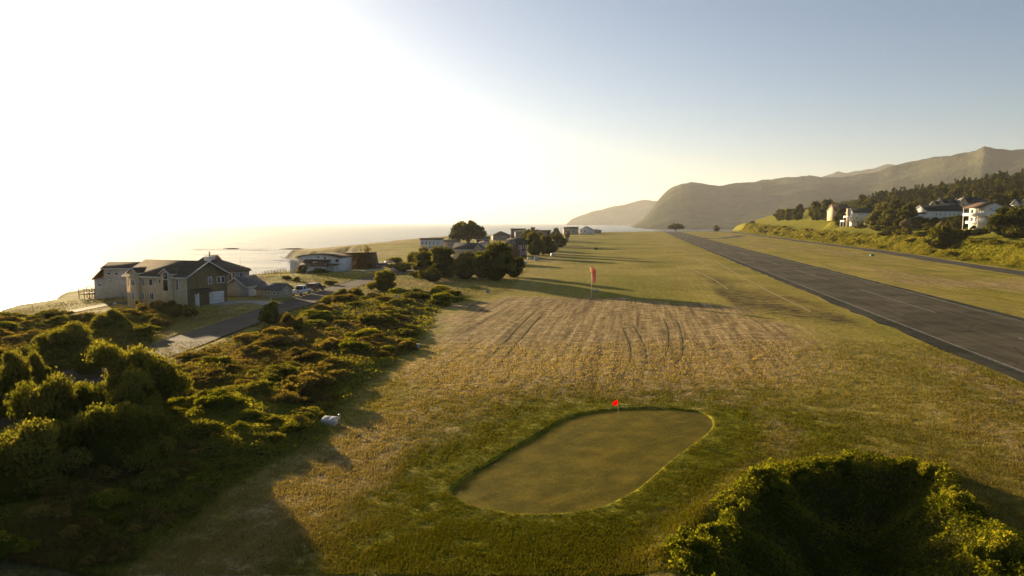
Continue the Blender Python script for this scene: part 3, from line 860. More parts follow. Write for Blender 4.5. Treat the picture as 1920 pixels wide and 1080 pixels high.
def crown_mesh(name, seed, nleaf, size, shape='dome', lobes=26, material=None, core=True, flat=0.75, open_=0.0):
    """unit crown: radius about 1, base at z=0, height about 'flat'*... built of leaf clumps on lobes"""
    r = np.random.default_rng(seed)
    cs_, rs_ = [], []
    for i in range(lobes):
        if shape == 'dome':
            th = r.uniform(0, 2 * np.pi); ph = np.arccos(r.uniform(-0.25, 1.0)); k = r.uniform(0.45, 0.95)
            c = np.array([np.cos(th) * np.sin(ph) * k, np.sin(th) * np.sin(ph) * k, 0.34 + np.cos(ph) * k * flat]); rr = r.uniform(0.15, 0.38)
        elif shape == 'umbrella':
            th = r.uniform(0, 2 * np.pi); ph = np.arccos(r.uniform(-0.05, 1)); q = r.uniform(0.35, 0.95); c = np.array([np.cos(th) * np.sin(ph) * q, np.sin(th) * np.sin(ph) * q, 0.40 + 0.72 * np.cos(ph) * q]); rr = r.uniform(0.13, 0.23)
        else:  # cone
            h = r.uniform(0, 1) ** 1.3; th = r.uniform(0, 2 * np.pi); q = (1 - h) * 0.75 * r.uniform(0.4, 1.0); c = np.array([np.cos(th) * q, np.sin(th) * q, 0.35 + h * 2.5]); rr = 0.12 + 0.25 * (1 - h)
        cs_.append(c); rs_.append(rr)
    cs_, rs_ = np.array(cs_), np.array(rs_)
    w = rs_ ** 2; w = w / w.sum()
    li = r.choice(lobes, nleaf, p=w)
    d = r.normal(0, 1, (nleaf, 3)); d /= np.linalg.norm(d, axis=1)[:, None]
    d[:, 2] = np.where(d[:, 2] < -0.3, -d[:, 2] * 0.6, d[:, 2])
    rad = rs_[li] * (1 + r.normal(0, 0.13, nleaf)) * r.uniform(0.75, 1.06, nleaf)
    squash = np.array([1, 1, 0.72 if shape != 'cone' else 0.6])
    P = cs_[li] + d * rad[:, None] * squash
    P[:, 2] = np.maximum(P[:, 2], 0.02)
    sz = size * r.uniform(0.6, 1.5, nleaf)
    V, F = leaf_quads(P, d, sz, r)
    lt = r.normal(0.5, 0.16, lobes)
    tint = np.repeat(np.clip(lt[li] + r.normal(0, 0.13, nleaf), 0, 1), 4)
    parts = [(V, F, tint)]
    if core:  # solid inner blobs, tinted dark, added to block light through the crown
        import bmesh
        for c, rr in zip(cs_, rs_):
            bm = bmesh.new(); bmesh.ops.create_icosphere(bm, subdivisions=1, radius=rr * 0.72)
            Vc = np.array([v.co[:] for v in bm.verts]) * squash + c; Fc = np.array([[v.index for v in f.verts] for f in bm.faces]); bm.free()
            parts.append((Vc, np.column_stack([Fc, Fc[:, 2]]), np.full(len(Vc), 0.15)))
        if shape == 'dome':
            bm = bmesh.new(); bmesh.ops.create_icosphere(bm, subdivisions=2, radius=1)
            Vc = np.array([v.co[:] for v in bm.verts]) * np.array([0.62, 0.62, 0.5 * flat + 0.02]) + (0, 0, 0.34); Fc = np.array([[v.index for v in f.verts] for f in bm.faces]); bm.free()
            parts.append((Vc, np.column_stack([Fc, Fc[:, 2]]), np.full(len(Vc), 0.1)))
    rn = np.percentile(np.hypot(P[:, 0], P[:, 1]), 97); zn = np.percentile(P[:, 2], 99.3)
    parts = [(V_ / np.array([rn, rn, zn]), F_, T_) for V_, F_, T_ in parts]
    Vs, Fs_, Ts = [], [], []; b = 0
    for V_, F_, T_ in parts:
        Vs.append(V_); Fs_ += [tuple(f) if f[2] != f[3] else tuple(f[:3]) for f in (F_ + b).tolist()]; Ts.append(T_); b += len(V_)
    return mesh_np(name, np.concatenate(Vs), Fs_, material, tint=np.concatenate(Ts))

def trunk_mesh(name, seed, h=0.9, r0=0.07, limbs=5, spread=0.55, cone=False):
    r = random.Random(seed); mb = MB()
    if cone:
        mb.tube([(0, 0, -0.3), (0, 0, 1.4), (0.02, 0, 2.7)], [0.07, 0.045, 0.01], 6)
    else:
        mb.tube([(0, 0, -0.15), (0.02, 0.01, 0.15), (-0.01, 0.02, 0.4)], [r0 * 1.3, r0, r0 * 0.8], 7)
        for i in range(limbs):
            a_ = 2 * math.pi * i / limbs + r.uniform(-.4, .4); q = spread * r.uniform(.7, 1.1)
            mb.tube([(0, 0, 0.22), (math.cos(a_) * q * .45, math.sin(a_) * q * .45, 0.45 * h + .05), (math.cos(a_) * q, math.sin(a_) * q, h * r.uniform(.8, 1.0))], [r0 * .6, r0 * .4, r0 * .12], 5)
    return mesh_np(name, mb.V, mb.F, M['bark'], smooth=True)

CR = {
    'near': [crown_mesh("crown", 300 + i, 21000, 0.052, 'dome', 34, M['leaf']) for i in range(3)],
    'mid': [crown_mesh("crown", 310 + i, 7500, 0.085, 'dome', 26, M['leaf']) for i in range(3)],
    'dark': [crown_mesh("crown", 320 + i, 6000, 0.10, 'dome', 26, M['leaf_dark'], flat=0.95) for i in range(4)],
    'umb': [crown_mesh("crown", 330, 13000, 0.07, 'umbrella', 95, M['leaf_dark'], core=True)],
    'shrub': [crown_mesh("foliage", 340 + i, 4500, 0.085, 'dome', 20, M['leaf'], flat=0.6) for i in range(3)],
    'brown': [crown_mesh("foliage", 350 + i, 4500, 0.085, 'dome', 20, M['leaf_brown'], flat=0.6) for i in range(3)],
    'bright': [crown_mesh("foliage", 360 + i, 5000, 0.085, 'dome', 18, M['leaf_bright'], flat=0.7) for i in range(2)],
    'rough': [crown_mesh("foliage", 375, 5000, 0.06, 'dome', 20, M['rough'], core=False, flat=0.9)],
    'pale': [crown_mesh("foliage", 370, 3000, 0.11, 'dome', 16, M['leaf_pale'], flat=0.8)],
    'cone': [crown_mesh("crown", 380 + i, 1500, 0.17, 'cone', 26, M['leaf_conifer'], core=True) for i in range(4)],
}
TRK = {'tree': [trunk_mesh("trunk", i) for i in range(3)], 'umb': [trunk_mesh("trunk", 9, 0.95, 0.06, 9, 0.6)], 'cone': [trunk_mesh("trunk", 5, cone=True)], 'stem': [trunk_mesh("stem", 15, 0.5, 0.04, 4, 0.4)]}
_cnt = [0]
def plant(kind, loc, rxy, h, label, cat, name, group=None, trunk='tree', lift=0.0):
    """rxy = crown radius (m), h = height (m)"""
    _cnt[0] += 1; i = _cnt[0]
    root = thing(name, label, cat, loc, (i * 2.4) % 6.28, group)
    cm = CR[kind][i % len(CR[kind])]
    c = link(cm.name.split('.')[0], cm, root, (0, 0, lift * h), None, (rxy, rxy * 0.95, h * (1 - lift)))
    t = TRK[trunk][i % len(TRK[trunk])]
    ts = h / {'cone': 3.0}.get(trunk, 1.25)
    link(t.name.split('.')[0], t, root, None, None, (rxy, rxy, ts) if trunk != 'tree' else (max(rxy * .7, .3), max(rxy * .7, .3), h * .9))
    return root

def by_top(px, top, h, z=0):
    rx, ry, rz = ray(px, top)
    t = (z + h - CH) / rz
    return (rx * t, ry * t)

# lower-left trees, placed from their crown tops
NEAR = [(245, 648, 5.2, 3.6, "largest round-topped tree in the clump beside the hidden bend of the road"), (110, 693, 5.0, 2.7, "broad dense tree in front of the small twin shrubs, left of the largest tree"),
        (222, 700, 4.1, 2.5, "tree with a flat rounded top nestling in front of the largest round-topped tree"), (218, 752, 3.9, 2.7, "low spreading tree at the front of the clump, lit along its upper edge"),
        (28, 786, 3.9, 2.9, "wide tree cut by the picture's left edge at the front of the clump"), (2, 650, 4.6, 2.0, "tree half cut off by the picture's edge beyond the road"), (60, 648, 4.2, 1.3, "slender upright tree next to the grey road patch"),
        (112, 603, 3.6, 3.0, "dome-shaped bush tree on the slope seaward of the road"), (210, 580, 2.6, 2.4, "small dark tree below the gravel drive of the seaside houses"), (165, 640, 2.6, 1.9, "low round shrub tree seaward of the road near the dome-shaped bush")]
for px, tp, h, r_, lb in NEAR:
    x, y = by_top(px, tp, h, 0.5)
    plant('near', (x, y, H1(x, y) - 0.2), r_, h, lb, "tree", "coastal_tree", "trees in the clump by the road")
def seat(kind, px, base, hpx, hwpx, label, cat, name, group=None, trunk='tree', lift=0.0):
    x, y, z = hit(px, base)
    k = y / FPX
    return plant(kind, (x, y, z - 0.1), hwpx * k, hpx * k, label, cat, name, group, trunk, lift)

seat('mid', 510, 607, 42, 22, "rounded russet-green tree at the road edge in front of the tan shed", "tree", "roadside_tree")
seat('brown', 546, 622, 36, 20, "brown bushy shrub right beside the roadside tree", "shrub", "russet_shrub", None, 'stem')
seat('mid', 720, 545, 39, 29, "dense wide shrub tree standing alone where the road ends", "tree", "roadside_tree")
seat('shrub', 835, 560, 15, 18, "small dark dome bush at the corner of the mown field", "shrub", "dome_bush", None, 'stem')
seat('shrub', 862, 564, 8, 10, "tiny dark bush touching the dome bush at the field corner", "shrub", "dome_bush", None, 'stem')
seat('mid', 571, 512, 16, 16, "wind-leaning bush in front of the curved roof house", "shrub", "leaning_bush", None, 'stem')
seat('shrub', 598, 512, 9, 22, "low hedge-like shrub below the curved roof house", "shrub", "leaning_bush", None, 'stem')
CL = [(800, 514, 42, 24, "seaward tree of the dark grove in front of the grey-roofed house"), (838, 521, 58, 31, "tall round tree second from the sea in the dark grove"), (872, 523, 50, 28, "middle tree of the dark grove, just below the grey roof"),
      (906, 521, 48, 26, "bushy tree between the middle and the biggest tree of the dark grove"), (928, 526, 70, 33, "biggest tree of the dark grove, overhanging the mown grass"), (964, 520, 38, 19, "inland end tree of the dark grove beside the brown house"), (812, 528, 26, 22, "short round tree standing in front of the dark grove")]
for px, b_, hh, hw, lb in CL:
    seat('dark', px, b_, hh, hw * 1.22, lb, "tree", "grove_tree", "trees of the dark grove", 'tree', 0.10)
seat('umb', 878, 464, 48, 31, "large spreading tree with open branches silhouetted against the sea", "tree", "spreading_cypress", None, 'umb')
for i, (px, b_, hh, hw, lb) in enumerate([(1003, 478, 42, 20, "dense tree pressed against the dark brown house"), (1028, 476, 34, 20, "rounded tree right of the tree against the dark brown house"), (988, 462, 30, 22, "tree crown rising behind the dark brown house roof"),
         (1048, 463, 26, 18, "tree at the inland end of the row beyond the brown house"), (1041, 450, 22, 9, "thin tall tree in front of the farthest seaside houses"), (1064, 447, 14, 5, "narrow little tree beside the farthest white house"), (1012, 459, 24, 16, "tree below the long grey seaside block")]):
    seat('dark', px, b_, hh, hw, lb, "tree", "seaside_tree", "trees among the far seaside houses")
for px, b_, hh, hw, lb in [(778, 494, 22, 16, "low round bush on the slope by the pale strip of field"), (755, 508, 16, 26, "long low bush in front of the small parking place"), (700, 497, 10, 9, "small bush beside the vine-covered barn"), (795, 478, 16, 12, "dark bush beneath the pilastered white block"), (742, 492, 10, 16, "bush behind the grey parked car"),
                       (640, 556, 16, 16, "low green bush on the field side of the road"), (668, 556, 17, 15, "round green bush beside the low one near the road"), (622, 570, 16, 30, "wide low bush where the road rises past the vehicles"), (555, 527, 9, 9, "small round bush uphill of the tan shed"), (537, 524, 8, 9, "small bush behind the tan shed roof"),
                       (620, 534, 9, 14, "low bush along the seaward road verge"), (806, 522, 12, 12, "small bush at the foot of the dark grove"), (780, 520, 12, 14, "bush left of the short grove tree")]:
    seat('shrub', px, b_, hh, hw, lb, "shrub", "verge_bush", "bushes along the road and houses", 'stem')
for px, b_, hh, hw, lb in [(268, 592, 30, 20, "brown bush at the seaward foot of the cream house's bank"), (298, 594, 32, 22, "brown bush below the cream house's bay windows"), (328, 596, 32, 22, "brown bush under the arched gable window"), (352, 594, 24, 18, "small brown bush by the corner of the cream house"), (240, 598, 20, 18, "brown bush below the gap between the cream and the weathered house"), (300, 612, 18, 22, "wide russet bush on the lawn slope above the road bend")]:
    seat('brown', px, b_, hh, hw, lb, "shrub", "russet_shrub", "russet bushes below the cream house", 'stem')  # brush on the bank, made taller to throw shade on the road bend
tops = [at(687, 503)]
# far trees at the end of the runway
def seat_at(kind, px, Y, h_m, r_m, label, cat, name, group=None, trunk='tree'):
    X = (px - 960) / FPX * Y
    return plant(kind, (X, Y, H1(X, Y) - 0.4), r_m, h_m, label, cat, name, group, trunk)
seat_at('umb', 1266, 1000, 11.5, 12, "wide flat-topped tree at the far end of the runway", "tree", "runway_tree", None, 'umb')
seat_at('dark', 1342, 1010, 9.5, 5.5, "small dark tree beside the far taxiway end", "tree", "runway_tree")
RT = [(1463, 413, 20, 13, "first of the three wind-swept trees on the ridge, nearest the sea"), (1480, 412.5, 21, 13, "middle of the three wind-swept trees on the ridge"), (1497, 412, 28, 13, "tallest of the three wind-swept trees on the ridge"),
      (1411, 419, 5, 6, "tiny lone bush on the far ridge above the taxiway"), (1528, 412, 33, 13, "pointed tree at the sea end of the ridge grove"), (1548, 411, 36, 15, "tallest tree of the ridge grove"), (1535, 412, 22, 15, "rounded low tree in front of the ridge grove"), (1562, 411, 30, 12, "thin-topped tree of the ridge grove"),
      (1556, 415, 17, 11, "dark bush in front of the ridge grove"), (1572, 391, 0, 0, ""), (1578, 418, 26, 13, "tree between the ridge grove and the red-roofed house"), (1575, 424, 12, 8, "dark round bush at the foot of the stilted white house")]
for px, b_, hh, hw, lb in RT:
    if hh: seat('dark', px, b_, hh, hw, lb, "tree", "ridge_tree", "trees on the ridge by the white houses")
# hillside crowns around the right-hand houses
hill = [(1640, 425, 30, 18), (1665, 428, 34, 20), (1690, 430, 34, 18), (1652, 410, 30, 16), (1680, 408, 34, 18), (1705, 414, 30, 16), (1722, 428, 18, 12), (1625, 404, 22, 14), (1740, 432, 14, 12),
        (1700, 440, 12, 12), (1780, 428, 22, 14), (1800, 430, 26, 16), (1812, 425, 22, 12), (1793, 412, 22, 14), (1862, 436, 16, 12), (1848, 438, 12, 10), (1835, 438, 10, 10), (1660, 442, 9, 14), (1725, 443, 9, 14), (1775, 442, 9, 12), (1815, 440, 10, 12), (1716, 422, 15, 15), (1736, 421, 12, 14), (1752, 423, 15, 15), (1768, 421, 13, 14), (1790, 424, 16, 14), (1672, 436, 12, 16), (1690, 440, 10, 16), (1745, 441, 12, 16), (1800, 441, 10, 15), (1858, 428, 14, 12), (1870, 424, 16, 12), (1615, 428, 9, 12), (1650, 433, 10, 16), (1632, 416, 16, 12), (1830, 430, 10, 10)]
for i, (px, b_, hh, hw) in enumerate(hill):
    seat('dark' if i % 3 else 'mid', px, b_, hh, hw, "dense dark green tree crowding between the white hillside houses", "tree", "hillside_tree", "trees between the hillside houses")
seat('mid', 1766, 470, 46, 38, "spreading light green tree in the gap between the two grassy banks", "tree", "bank_tree", None, 'tree', 0.1)
seat('dark', 1905, 446, 56, 44, "huge dark round tree cut by the picture's edge beside the big white house", "tree", "bank_tree")
seat('dark', 1880, 440, 30, 22, "dark tree leaning on the huge round tree by the big white house", "tree", "bank_tree")
for px, b_, hh, hw, lb in [(1700, 432, 22, 14, "pale feathery shrub on the slope above the field"), (1662, 425, 10, 9, "small pale pinkish shrub near the stilted white house"), (1765, 432, 16, 10, "pale shrub below the black-roofed cottage"), (1640, 430, 8, 10, "low pale flowering shrub at the top of the field")]:
    seat('pale', px, b_, hh, hw, lb, "shrub", "pale_shrub", "pale shrubs on the hillside", 'stem')

for px, b_, hh, hw, lb in [(383, 935, 34, 24, "pale plume grass clump at the lower end of the scrub edge"), (362, 968, 30, 26, "lowest pale plume grass clump beside the mown strip"), (612, 772, 22, 14, "pale weed clump just behind the two-lidded box"), (560, 800, 26, 20, "tall pale weeds in the scrub left of the two-lidded box")]:
    seat('rough', px, b_, hh, hw, lb, "plant", "plume_grass", "pale plume clumps along the scrub edge", 'stem')
# hillside forest
r2 = np.random.default_rng(77)
cnt = 0; tries = 0; used = []
while cnt < 285 and tries < 14000:
    tries += 1
    Y = r2.uniform(400, 860); px = r2.uniform(1600, 1960)
    X = (px - 960) / FPX * Y
    s_ = float(right_s(np.array([X]), np.array([Y]))[0])
    if s_ < 84 or (Y < 560 and s_ < 104): continue
    if any((X - a_) ** 2 + (Y - b_) ** 2 < 34 for a_, b_ in used): continue
    used.append((X, Y)); cnt += 1
    hgt = r2.uniform(8, 13)
    kf = 'cone' if r2.uniform() < 0.62 else 'dark'
    plant(kf, (X, Y, H1(X, Y) - 0.5), hgt * (r2.uniform(0.36, 0.5) if kf == 'cone' else 0.45), hgt * (1 if kf == 'cone' else 0.88), "dark tree in the conifer forest covering the hillside above the white houses", "tree", "conifer_tree", "conifers of the hillside forest", 'cone' if kf == 'cone' else 'tree')

# scrub shrubs beside the field
r3 = np.random.default_rng(99)
sp_used = []
tries = 0
while len(sp_used) < 165 and tries < 12000:
    tries += 1
    py = 545 + (1085 - 545) * r3.uniform(0, 1) ** 1.4; px = r3.uniform(-20, 860)
    x, y = at(px, py)
    xa, ya = np.array([x]), np.array([y])
    d1 = float(max(poly_sd(xa, ya, SCRUB)[0], poly_sd(xa, ya, SCRUB_WEST)[0]))
    if d1 < 1.0 or float(seg_dist(xa, ya, ROAD)[0]) < 4.2 or y < 22: continue
    rr = r3.uniform(0.7, 1.7) * (1 + y / 160)
    if d1 < rr * 0.8: continue
    if any((x - a_) ** 2 + (y - b_) ** 2 < ((rr + c_) * 0.72) ** 2 for a_, b_, c_ in sp_used): continue
    sp_used.append((x, y, rr))
    zone_brown = float(fbm(xa / 14, ya / 14, 111, 3)[0]) > -0.15
    kd = 'brown' if zone_brown and r3.uniform() < 0.55 else ('shrub' if r3.uniform() < 0.7 else 'bright')
    lb = {'brown': "low russet-brown rounded shrub in the rough scrub beside the mown field", 'shrub': "low dull green rounded shrub in the rough scrub beside the mown field", 'bright': "low bright yellow-green shrub in the rough scrub beside the mown field"}[kd]
    gp_ = {'brown': "russet shrubs in the scrub", 'shrub': "green shrubs in the scrub", 'bright': "bright shrubs in the scrub"}[kd]
    plant(kd, (x, y, H1(x, y) - 0.15), rr, rr * r3.uniform(0.40, 0.68), lb, "shrub", "scrub_shrub", gp_, 'stem')
r6 = np.random.default_rng(123)
for k in range(46):
    Y = 200 + 640 * r6.uniform(0, 1) ** 1.5; sb = r6.uniform(5, 16)
    X = float(np.interp(Y, EDGE_Y, EDGE_X)) + sb
    q = r6.uniform(1.0, 2.4) * (1 + Y / 600)
    plant(['mid', 'shrub', 'brown', 'bright'][k % 4] if k % 4 else 'shrub', (X, Y, H1(X, Y) - 0.4), q, q * r6.uniform(0.5, 0.8), "rounded shrub growing on the grassy bank beside the taxiway", "shrub", "bank_shrub", "shrubs on the bank by the taxiway", 'stem')

# ---- stuff: undergrowth of the scrub
def cover(name, P, size, tint, material, seed, up=0.4, spread=0.9, asp=0.6):
    r = np.random.default_rng(seed)
    Nn = np.tile(np.array([0, 0, 1.0]), (len(P), 1))
    V, F = leaf_quads(P, Nn, size, r, asp, spread)
    o = link(name, mesh_np(name, V, F, material, tint=np.repeat(tint, 4)))
    return tag(o, kind='stuff')

r4 = np.random.default_rng(5)
n = 420000
py = 545 + 545 * r4.uniform(0, 1, n) ** 0.9; px = r4.uniform(-60, 880, n)
rz_ = -math.sin(PITCH) + (540 - py) / FPX * math.cos(PITCH); t_ = -CH / rz_
x = (px - 960) / FPX * t_; y = (math.cos(PITCH) + (540 - py) / FPX * math.sin(PITCH)) * t_
sm = scrub_mask(x, y) * sstep(2.9, 3.8, seg_dist(x, y, ROAD))
keep = r4.uniform(0, 1, n) < sm * sstep(150, 120, y)
x, y = x[keep], y[keep]
hump = 0.28 + 0.45 * np.clip(fbm(x / 1.8, y / 1.8, 121, 3), -0.4, 1)
z = H(x, y) + r4.uniform(-0.05, 1, len(x)) ** 1.5 * np.clip(hump, 0.05, 1) * 0.9
sz = np.clip(0.05 + y * 0.0022, 0.08, 0.5) * r4.uniform(0.6, 1.6, len(x))
tn = np.clip(0.62 + 0.55 * fbm(x / 6, y / 6, 123, 4) - 0.35 * sstep(0, 0.4, fbm(x / 14, y / 14, 111, 3)) + 0.45 * sstep(3.5, 0.5, seg_dist(x, y, FIELD_EDGE)) + r4.normal(0, 0.12, len(x)), 0, 1)  # tint raised near the field edge paints in the sunlit band there
cover("scrub_undergrowth", np.stack([x, y, z], 1), sz, tn, M['leaf_mix'], 6)

# ---- stuff: plants lining the hollow
n = 210000
bbx = (min(p[0] for p in PIT) - 1.5, max(p[0] for p in PIT) + 1.5); bby = (16, max(p[1] for p in PIT) + 1.5)
x = r4.uniform(*bbx, n); y = r4.uniform(*bby, n)
sd = poly_sd(x, y, PIT) + 1.3 * fbm(x / 2.2, y / 2.2, 131, 4)
keep = (sd > -0.35)
x, y, sd = x[keep], y[keep], sd[keep]
lump = 0.35 + 0.5 * np.clip(fbm(x / 1.1, y / 1.1, 133, 3), -0.5, 1)
hh = np.clip(lump, 0.08, 1) * (0.7 + 1.1 * np.exp(-((sd - 0.6) / 0.9) ** 2))
z = H(x, y) + r4.uniform(0, 1, len(x)) ** 0.7 * hh
tn = np.clip(0.42 + 0.5 * fbm(x / 1.6, y / 1.6, 135, 3) + r4.normal(0, 0.15, len(x)), 0, 1)
cover("hollow_undergrowth", np.stack([x, y, z], 1), r4.uniform(0.06, 0.17, len(x)), tn, M['leaf_bright'], 8)
ring = np.array(PIT)
k = 0
for i in range(0, len(ring), 2):
    x, y = ring[i]
    if y < 22 or k > 26: continue
    k += 1
    q = r4.uniform(0.5, 1.25)
    if r4.uniform() < 0.2: continue
    d_ = (np.array([14.5, 27.0]) - ring[i]); d_ = d_ / np.linalg.norm(d_) * 0.5
    plant('bright', (x + d_[0], y + d_[1], H1(x + d_[0], y + d_[1]) - 0.1), q, q * r4.uniform(0.8, 1.3), "leafy bright green bush growing on the rim of the overgrown hollow", "shrub", "rim_bush", "bushes on the rim of the hollow", 'stem')

# ---- stuff: grass of the mown field
n = 640000
py = 640 + 445 * r4.uniform(0, 1, n) ** 0.75; px = r4.uniform(230, 1980, n)
rz_ = -math.sin(PITCH) + (540 - py) / FPX * math.cos(PITCH); t_ = -CH / rz_
x = (px - 960) / FPX * t_; y = (math.cos(PITCH) + (540 - py) / FPX * math.sin(PITCH)) * t_
clump = fbm(x / 0.8, y / 0.8, 141, 3)
gsd = poly_sd(x, y, GREEN)
keep = (scrub_mask(x, y) < 0.3) & (gsd < -0.05) & (poly_sd(x, y, PIT) < 0.2) & (x * CA - y * SA < 33.0) & (r4.uniform(0, 1, n) < 0.62 + 0.8 * clump)
x, y, gsd = x[keep], y[keep], gsd[keep]
lu, mu, ba = surf_masks(x, y)
m_ = len(x)
hgt = r4.uniform(0.03, 0.09, m_) * (1 + 0.2 * lu) * np.clip(y / 45, 0.8, 1.5)
th = r4.uniform(0, np.pi, m_); wv = 0.022 * np.clip(y / 40, 0.8, 2.0)
z = H(x, y) + 0.03
dx, dy = np.cos(th) * wv, np.sin(th) * wv
lx, ly = r4.normal(0, 0.5, m_) * hgt, r4.normal(0, 0.5, m_) * hgt
V = np.stack([np.stack([x - dx, y - dy, z - 0.05], 1), np.stack([x + dx, y + dy, z - 0.05], 1), np.stack([x + lx + dx * .3, y + ly + dy * .3, z + hgt], 1), np.stack([x + lx - dx * .3, y + ly - dy * .3, z + hgt], 1)], 1).reshape(-1, 3)
tn = np.clip(0.45 - 0.40 * lu + 0.35 * mu + r4.normal(0, 0.14, m_), 0, 1)
o = link("mown_grass", mesh_np("mown_grass", V, np.arange(m_ * 4).reshape(m_, 4), M['straw'], tint=np.repeat(tn, 4)))
tag(o, kind='stuff')

# ---- stuff: scrub on the banks beyond the taxiway
n = 130000
Yb = 190 + 760 * r4.uniform(0, 1, n) ** 1.5; sb = r4.uniform(3.5, 19, n) 
Xb = np.interp(Yb, EDGE_Y, EDGE_X) + sb
nn = fbm(Xb / 9, Yb / 9, 151, 4)
keep = (r4.uniform(0, 1, n) < sstep(17.5, 13, sb + 3 * nn) * sstep(-0.45, 0.1, nn + 0.35))
Xb, Yb, nn = Xb[keep], Yb[keep], nn[keep]
zb = H(Xb, Yb) + r4.uniform(0, 1, len(Xb)) * (0.5 + 2.2 * np.clip(fbm(Xb / 4, Yb / 4, 155, 3), 0, 1))
tn = np.clip(0.5 + 0.9 * fbm(Xb / 5, Yb / 5, 153, 3) + r4.normal(0, .12, len(Xb)), 0, 1)
cover("bank_undergrowth", np.stack([Xb, Yb, zb], 1), np.clip(Yb * 0.0016, 0.3, 1.4) * r4.uniform(0.6, 1.5, len(Xb)), tn, M['leaf'], 12)

n = 45000
Yb = r4.uniform(400, 1000, n); px = r4.uniform(1500, 2100, n); Xb = (px - 960) / FPX * Yb; sb = right_s(Xb, Yb)
keep = (sb > 86) & ((Yb > 560) | (sb > 106)); Xb, Yb = Xb[keep], Yb[keep]
zb = H(Xb, Yb) + r4.uniform(0, 1, len(Xb)) * (3.5 + 4 * np.clip(fbm(Xb / 14, Yb / 14, 161, 3), -0.5, 1))
cover("forest_undergrowth", np.stack([Xb, Yb, zb], 1), r4.uniform(1.0, 2.4, len(Xb)), np.clip(r4.normal(0.45, 0.2, len(Xb)), 0, 1), M['leaf_conifer'], 14)

n = 150000
py = 490 + 150 * r4.uniform(0, 1, n) ** 0.8; px = r4.uniform(-30, 1000, n)
rz_ = -math.sin(PITCH) + (540 - py) / FPX * math.cos(PITCH); t_ = -CH / rz_
x = (px - 960) / FPX * t_; y = (math.cos(PITCH) + (540 - py) / FPX * math.sin(PITCH)) * t_
west = poly_sd(x, y, [FIELD_EDGE[-1], at(960, 545), at(1000, 500), at(940, 480), at(600, 495), at(480, 505), (-86, 128), (-88, 112), (-118, 101), (-135, 92), at(-60, 640), at(380, 640), at(700, 560)])
nn = fbm(x / 5, y / 5, 171, 3)
HX, HY = at(300, 575)
keep = (west > 0.5) & (scrub_mask(x, y) < 0.4) & (seg_dist(x, y, ROAD) > 3.2) & (seg_dist(x, y, DRIVE_W) > 2) & (seg_dist(x, y, DRIVE_E) > 2.2) & (seg_dist(x, y, DRIVE_N) > 2.4) & (r4.uniform(0, 1, n) < 0.75 + nn) & ~((x > -70) & (x < -40) & (y > 108) & (y < 126) & (x > -70 + 0))
x, y, nn = x[keep], y[keep], nn[keep]
z = H(x, y) + r4.uniform(0, 1, len(x)) * (0.25 + 0.3 * np.clip(nn, 0, 1))
cover("rough_grass", np.stack([x, y, z], 1), y * 0.0015 * r4.uniform(0.6, 1.5, len(x)), np.clip(0.5 + 0.7 * fbm(x / 9, y / 9, 173, 4) + r4.normal(0, .12, len(x)), 0, 1), M['rough'], 16)

